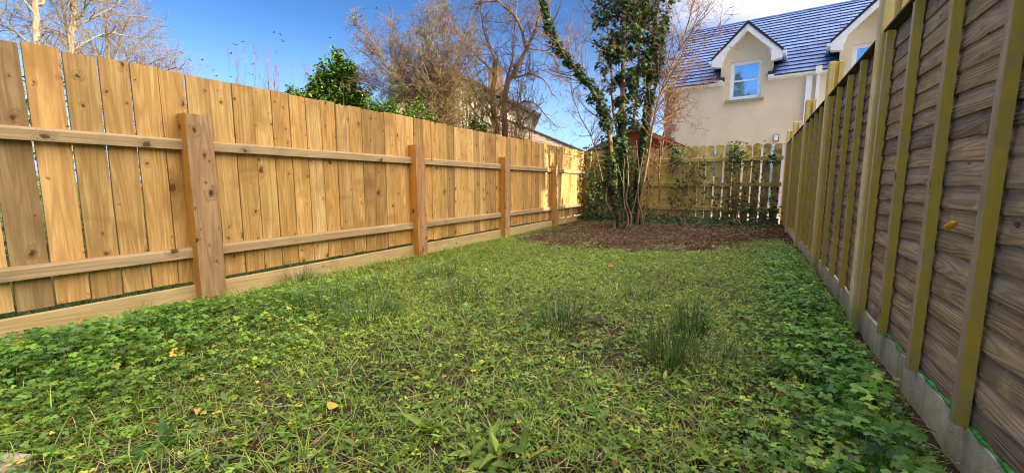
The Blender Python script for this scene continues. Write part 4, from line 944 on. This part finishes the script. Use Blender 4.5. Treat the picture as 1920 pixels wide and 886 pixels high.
# small rosettes of longer leaves among the weeds
LONG = strip([(0, .05), (.2, .13), (.5, .2), (.8, .14), (1, .02)], .4, .35)
x, y = sample(1100, y1=6.0, dens=cover); k = len(x); x = np.repeat(x, 5); y = np.repeat(y, 5); n = len(x); yw = rng.uniform(0, 6.28, n)
parts.append((LONG[0], LONG[1], np.stack([x, y, gz(x, y) + .01], -1), yw, rng.uniform(.15, 1.0, n), rng.normal(0, .3, n), rng.uniform(.03, .062, n) * np.repeat(rng.uniform(.7, 1.3, k), 5), pick([(.24, .40, .07), (.16, .29, .06), (.36, .48, .09)], n, .18), None))
# near, detailed
x, y = sample(26000, y1=3.2, dens=lambda x, y: cover(x, y) * (.5 + .5 * lush(x, y)) * .8); but(x, y, BUT_HI, .010, .024, .13, GRN, PR)
x, y = sample(17000, x1=.53, y1=4.0, dens=lambda x, y: lush(x, y) * cover(x, y) * np.clip((.60 - x) / .12, .35, 1)); but(x, y, BUT_HI, .016, .030, .19, GRN, PRD)
x, y = sample(26000, y0=3.2, y1=6.0, dens=lambda x, y: cover(x, y) * .9); but(x, y, BUT_LO, .013, .026, .10, GRN, PR)
x, y = sample(30000, y0=6.0, y1=9.6, dens=lambda x, y: cover(x, y) * .9 + .10 * (vnoise(x, y, 2.5, 71) > .5)); but(x, y, BUT_LO, .02, .036, .08, GRN, PR, False)
x, y = sample(12000, x0=.0, y0=3.0, y1=8.5, dens=lambda x, y: lush(x, y)); but(x, y, BUT_LO, .020, .034, .17, GRN, PRD)
v, t, c = scatter(parts); o = obj('ground_leaves', mesh_from('ground_leaves', v, t, M['leaf'], cols=c)); tag(o, 'dense carpet of creeping buttercup leaves covering the garden floor', 'ground cover', kind='stuff')

parts = []
def grass(x, y, lmin, lmax, w, cols, p=None, lay=1.0):
    n = len(x); L = rng.uniform(lmin, lmax, n); z = gz(x, y) + .002
    for q in range(3):
        k = rng.integers(0, 3, n) == q; m = int(k.sum()); T_ = BLADES[q]
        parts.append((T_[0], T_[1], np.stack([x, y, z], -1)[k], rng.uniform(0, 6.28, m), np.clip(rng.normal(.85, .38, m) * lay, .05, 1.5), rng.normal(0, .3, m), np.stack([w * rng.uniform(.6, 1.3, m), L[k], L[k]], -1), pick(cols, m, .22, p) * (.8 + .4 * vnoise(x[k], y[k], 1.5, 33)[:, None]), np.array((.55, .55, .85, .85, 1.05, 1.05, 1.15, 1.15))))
GR = [(.26, .42, .05), (.40, .54, .07), (.46, .50, .12), (.14, .25, .05), (.70, .58, .30), (.50, .30, .13)]
GP = [.3, .28, .15, .15, .08, .04]
x, y = sample(135000, y1=3.5, dens=lambda x, y: cover(x, y) * (.45 + .75 * vnoise(x, y, 1.2, 14)) * .85); grass(x, y, .03, .10, .0036, GR, GP, .8)
x, y = sample(9000, y1=3.5, dens=lambda x, y: np.clip(vnoise(x, y, 1.6, 15) * 1.6 - .55, 0, 1) * cover(x, y)); grass(x, y, .08, .17, .0045, GR, [.35, .35, .15, .1, .05, 0], .8)
x, y = sample(70000, y0=3.5, y1=7.6, dens=lambda x, y: cover(x, y) * (.5 + .6 * vnoise(x, y, 1.0, 14))); grass(x, y, .03, .09, .0052, GR, GP, .8)
x, y = sample(26000, x0=-4.7, x1=-3.79, y1=10, dens=None); grass(x, y, .05, .13, .006, [(.10, .19, .03), (.16, .26, .04), (.06, .12, .02)], None, .9)
x, y = sample(4200, x0=-3.66, x1=-3.3, y1=8, dens=None); grass(x, y, .06, .16, .004, GR, [.4, .4, .1, .1, 0, 0], .95)
v, t, c = scatter(parts); o = obj('grass', mesh_from('grass', v, t, M['leaf'], cols=c)); tag(o, 'short mixed green grass growing through the creeping weeds', 'grass', kind='stuff')

# leaf litter, straw and twigs
parts = []
DEAD = [(.22, .105, .065), (.12, .065, .05), (.32, .20, .13), (.07, .045, .042), (.5, .42, .34)]
x, y = sample(60000, y0=5.0, y1=10.3, dens=lambda x, y: np.clip(bare(x, y) * .9 + .04, 0, 1)); n = len(x)
parts.append((CURL[0], CURL[1], np.stack([x, y, gz(x, y) + .012 + rng.uniform(-.008, .008, n)], -1), rng.uniform(0, 6.28, n), rng.normal(0, .25, n), rng.normal(0, .3, n), rng.uniform(.010, .028, n), pick(DEAD, n, .25, [.3, .33, .12, .22, .03]), None))
x, y = sample(9000, y1=5.6, dens=lambda x, y: .10 + .5 * soilspot(x, y)); n = len(x)
parts.append((CURL[0], CURL[1], np.stack([x, y, gz(x, y) + .014 + rng.uniform(0, .02, n)], -1), rng.uniform(0, 6.28, n), rng.normal(0, .5, n), rng.normal(0, .6, n), rng.uniform(.012, .032, n), pick([(.45, .30, .06), (.26, .12, .05), (.14, .07, .04), (.55, .45, .12)], n, .2), None))
x, y = sample(36000, y0=5.0, y1=10.2, dens=lambda x, y: bare(x, y) * .7 + .03); n = len(x)
parts.append((STALK[0], STALK[1], np.stack([x, y, gz(x, y) + rng.uniform(.010, .025, n)], -1), rng.uniform(0, 6.28, n), rng.normal(.05, .12, n), rng.normal(0, .5, n), np.stack([rng.uniform(.0015, .004, n), rng.uniform(.02, .11, n), np.full(n, .01)], -1), pick([(.30, .17, .10), (.50, .40, .30), (.16, .09, .06), (.38, .22, .14)], n, .25, [.35, .12, .33, .2]), None))
x, y = sample(14000, y1=6.0, dens=lambda x, y: .28 + .3 * soilspot(x, y)); n = len(x)
parts.append((STALK[0], STALK[1], np.stack([x, y, gz(x, y) + rng.uniform(.02, .06, n)], -1), rng.uniform(0, 6.28, n), rng.normal(.05, .25, n), rng.normal(0, .5, n), np.stack([rng.uniform(.0015, .003, n), rng.uniform(.03, .13, n), np.full(n, .01)], -1), pick([(.50, .42, .22), (.34, .24, .12), (.40, .42, .16)], n), None))
v, t, c = scatter(parts); o = obj('leaf_litter', mesh_from('leaf_litter', v, t, M['litter'], cols=c)); tag(o, 'brown fallen leaves, straw and twigs strewn over the soil', 'leaf litter', kind='stuff')

def gp(px, py):
    """garden floor point under a photo position"""
    u = (px - CX) / F; v = (CY - py) / F; r = Vector((u, math.cos(PITCH) + v * math.sin(PITCH), -math.sin(PITCH) + v * math.cos(PITCH)))
    t = (.04 - CAMH) / r.z; r *= t; c_, s_ = math.cos(YAW), math.sin(YAW); x = r.x * c_ - r.y * s_; y = r.x * s_ + r.y * c_
    return Vector((x, y, float(gz(x, y))))
# rush tufts
def rush(px, py, hpx, n, label, spread=.07, lay=.16, seed=0):
    spread *= 1.3; lay += .03; hpx *= .98; n = int(n * 1.15)
    p = gp(px, py); dist = p.y * math.cos(YAW) - p.x * math.sin(YAW); H = hpx / F * dist; r = np.random.default_rng(seed + int(px))
    a = r.uniform(0, 6.28, n); rr = spread * np.sqrt(r.uniform(0, 1, n)); q = np.stack([rr * np.cos(a), rr * np.sin(a), np.zeros(n)], -1)
    lean = np.clip(r.normal(lay, .2, n), -.1, 1.2)
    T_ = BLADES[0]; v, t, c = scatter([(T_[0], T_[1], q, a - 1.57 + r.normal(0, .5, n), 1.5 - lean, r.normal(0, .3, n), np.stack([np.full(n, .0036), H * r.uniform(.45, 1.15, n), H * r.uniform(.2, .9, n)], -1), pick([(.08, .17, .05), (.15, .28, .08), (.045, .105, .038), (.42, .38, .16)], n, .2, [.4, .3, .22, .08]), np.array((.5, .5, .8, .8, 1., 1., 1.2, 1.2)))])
    o = thing('rush_tuft', label, 'rush', p, 0, 'rush tufts standing in the grass'); b = obj('blades', mesh_from('blades', v, t, M['leaf'], cols=c), o); b['kind'] = 'stuff'
for a in ((1292, 632, 84, 170, 'upright dark rush tuft standing deepest in the clump beside the bare soil'), (1250, 690, 100, 150, 'tall sparse rush tuft with splayed blades in front of the upright one'), (1330, 700, 90, 200, 'wide flopping rush tuft nearest the buttercups by the panel fence', .16, .6), (1215, 655, 70, 60, 'thin rush tuft with a few tall single blades'),
          (1052, 620, 90, 170, 'isolated wispy rush tuft in the middle of the grass', .11, .35), (612, 580, 66, 190, 'dark rush tuft between the two nearest square posts', .14, .4), (690, 600, 70, 190, 'spreading rush tuft beside the dark one near the board fence', .15, .5), (822, 520, 44, 130, 'small far rush tuft beyond the splayed pair', .14, .4), (862, 562, 50, 150, 'low rush tuft in open grass level with the second post', .14, .4),
          (562, 528, 46, 110, 'rush tuft leaning against the gravel board of the pine fence', .09, .3), (1200, 560, 40, 90, 'faint low rush tuft near the soil edge', .12, .4), (700, 548, 40, 90, 'short rush tuft near the second square post', .12, .4)):
    rush(*a)
# docks
def dock_leaf(L, wd, bend, seed):
    r = random.Random(seed); prof = []; n = 9
    for i in range(n):
        t = i / (n - 1); w = wd * (math.sin(math.pi * min(1, .12 + t * .9)) ** .8) * (1 if t < .95 else .25) + .002; prof.append((t * L, max(.002, w * (.9 + .2 * r.random()))))
    v, f = strip(prof, .30, 0); v[:, 2] += -bend * (v[:, 1] / L) ** 2 * L + .004 * np.sin(v[:, 1] * 90 + v[:, 0] * 60)
    v[:, 1] *= (1 - .25 * bend * (v[:, 1] / L) ** 1.5)
    return v, f
def dock(px, py, leaves, label, size=.17, seed=0, cols=((.13, .24, .045),)):
    p = gp(px, py); t = thing('dock_plant', label, 'dock', p, 0, 'broad leaved docks in the grass'); r = random.Random(seed)
    for i in range(leaves):
        L = size * .8 * r.uniform(.6, 1.15); v, f = dock_leaf(L, L * r.uniform(.085, .13), r.uniform(.15, .9), seed * 20 + i); c = np.array(r.choice(cols)) * r.uniform(.75, 1.25); cc = np.repeat(c[None], len(v), 0); cc[1::3] *= np.array((1.4, 1.3, 1.3))
        obj('leaf', mesh_from('leaf', v, f, M['leaf'], smooth=True, cols=cc), t, None, (r.uniform(-.03, .03), r.uniform(-.03, .03), .0), (r.uniform(.55, 1.4), r.uniform(-.3, .3), i * 6.28 / leaves + r.uniform(-.4, .4)))
dk = ((.20, .33, .05), (.28, .40, .06), (.14, .25, .045)); dy = dk + ((.60, .50, .09),)
for a in ((925, 872, 13, 'bushy dock clump with upright ragged leaves at the bottom edge of the grass', .145, 1, dk), (985, 868, 6, 'dock plant with one browned leaf tip beside the bushy clump', .13, 2, dy), (1392, 826, 6, 'dock plant with long upright leaves beside the bare soil patch', .16, 3, dk), (1318, 870, 5, 'small dock plant with pale upright leaves low by the soil', .15, 4, dk), (806, 806, 8, 'dark star shaped dock rosette in the middle of the lawn', .13, 5, dk),
          (300, 838, 9, 'dark spiky dock rosette in the lush shaded corner', .14, 6, ((.06, .15, .03), (.09, .19, .035))), (112, 700, 6, 'broad pale dock leaves poking from the weeds near the pine gravel board', .16, 7, dk), (262, 768, 4, 'long bent dock leaf pair lying in lush weeds', .18, 8, dk), (652, 820, 4, 'small dock seedling with narrow blue green leaves', .10, 9, dk), (130, 838, 6, 'wide dock plant spreading beside the paving corner', .16, 10, dk), (1238, 718, 5, 'yellow green dock at the foot of the splayed rush tuft', .10, 11, dy), (1160, 566, 5, 'pale broad dock in the far grass', .12, 12, dk)):
    dock(*a)
# single fallen leaves that stand out
def fallen(px, py, size, col, label, seed):
    p = gp(px, py); v, f = CURL; v = v * size * np.array((1.5, 1, .6)); o = obj('fallen_leaf', mesh_from('fallen_leaf', v, f, M['litter'], cols=np.repeat([col], len(v), 0)), None, None, (p.x, p.y, p.z + .035), (.35, .2, seed * 1.3)); tag(o, label, 'leaf', 'fallen leaves lying on the garden floor')
fallen(1338, 470, .11, (.75, .30, .10), 'orange tan fallen leaf where grass meets the bare soil', 1)
fallen(1436, 583, .07, (.30, .06, .04), 'dark red fallen leaf among weeds', 2)
fallen(1113, 606, .07, (.10, .06, .06), 'dark purplish fallen leaf near the isolated rush tuft', 3)
fallen(1140, 505, .07, (.45, .22, .05), 'rusty yellow fallen leaf in the far grass', 4)
fallen(618, 782, .04, (.65, .42, .10), 'yellow brown fallen leaf in the near lawn', 5)
fallen(872, 668, .05, (.04, .03, .03), 'near black clod like fallen leaf in the central lawn', 6)
p = gp(1205, 744); o = obj('stick', tubes_mesh('stick', [([(-.045, 0, .02), (0, .004, .026), (.05, -.004, .018)], [.006, .0065, .004])], M['shed_board'], 6), None, None, p, (0, 0, .3), (1, 1, 1, 1)); tag(o, 'short red brown stick lying at the foot of the splayed rush tuft', 'stick')
# fallen branches on the soil by the picket fence
rs = np.random.default_rng(90)
for i, (px, py, L, lab) in enumerate(((1395, 432, .7, 'pale curved fallen branch arching over the debris by the picket fence'), (1345, 436, .5, 'short crooked fallen branch on the brown soil'), (1262, 432, .5, 'thin curved twig lying near the foot of the ivy tree'), (1420, 424, .6, 'forked fallen branch resting against the debris heap'), (1300, 438, .45, 'straight fallen twig across the leaf litter'), (1375, 442, .5, 'reddish fallen branch in front of the debris heap'))):
    p = gp(px, py); tot = []; d = np.array((rs.uniform(-1, 1), rs.uniform(-.5, .5), .25)); a, b = shoot(np.array((0, 0, .02)), d, L, .011, .004, 7, .22, -.06, rs); a[:, 2] = np.abs(a[:, 2]) + .02; tot.append((a, b)); sprout(tot, a, b, 0, [dict(per_m=7, L=.22, r=.005, ang=(30, 60), wander=.15, up=0, n=3)], rs)
    o = obj('fallen_branch', tubes_mesh('fallen_branch', tot, M['vine_stem'] if i % 2 == 0 else M['bark_red'], 5), None, None, p); tag(o, lab, 'branch', 'branches fallen on the soil')
# paving corner just in the frame
p = gp(6, 884); o = obj('paving_slab', box_mesh('paving_slab', -.42, .0, -.5, .05, -.06, .035, M['paving'], .006), None, None, (p.x + .02, p.y + .03, p.z), (0, 0, .45), (1, 1, 1, 1)); tag(o, 'pinkish grey paving slab corner poking in beside the weeds', 'slab')

# a loose flock of small birds far off
def bird_mesh(flap):
    v = [(0, .10, 0), (.022, .04, .0), (0, .04, .022), (-.022, .04, 0), (0, .04, -.02), (.02, -.04, 0), (0, -.04, .016), (-.02, -.04, 0), (0, -.04, -.018), (.03, -.12, 0), (-.03, -.12, 0), (0, -.08, .004)]
    f = [(0, 1, 2), (0, 2, 3), (0, 3, 4), (0, 4, 1), (1, 5, 6, 2), (2, 6, 7, 3), (3, 7, 8, 4), (4, 8, 5, 1), (5, 9, 11, 6), (7, 6, 11, 10), (8, 11, 9, 5), (8, 7, 10, 11)]
    for sg in (-1, 1):
        b = len(v); v += [(sg * .015, .045, .006), (sg * .015, -.035, .006), (sg * .10, .03, .05 * flap), (sg * .10, -.05, .05 * flap), (sg * .20, -.04, .02 * flap), (sg * .05, .0, .02 * flap - .006)]
        f += [(b, b + 1, b + 3, b + 2), (b + 2, b + 3, b + 4), (b, b + 2, b + 5), (b + 5, b + 2, b + 4), (b + 5, b + 3, b + 1), (b + 5, b + 4, b + 3)]
    return mesh_from('bird', v, f, M['felt'])
bms = [bird_mesh(1), bird_mesh(-.6), bird_mesh(2)]; rr = random.Random(8)
for i, (px, py) in enumerate(((340, 99), (356, 112), (379, 113), (398, 132), (406, 142), (433, 101), (441, 84), (456, 78), (475, 121), (514, 61), (525, 64), (531, 78), (619, 71), (681, 17), (706, 17), (731, 16), (433, 144), (470, 140))):
    o = obj('bird', bms[i % 3], None, None, W(px, py, 36 + rr.uniform(-4, 4)), (rr.uniform(-.3, .3), rr.uniform(-.4, .4), rr.uniform(0, 6.28)))
    tag(o, 'tiny dark bird flying far off in the blue sky above the board fence', 'bird', 'small birds in the sky')
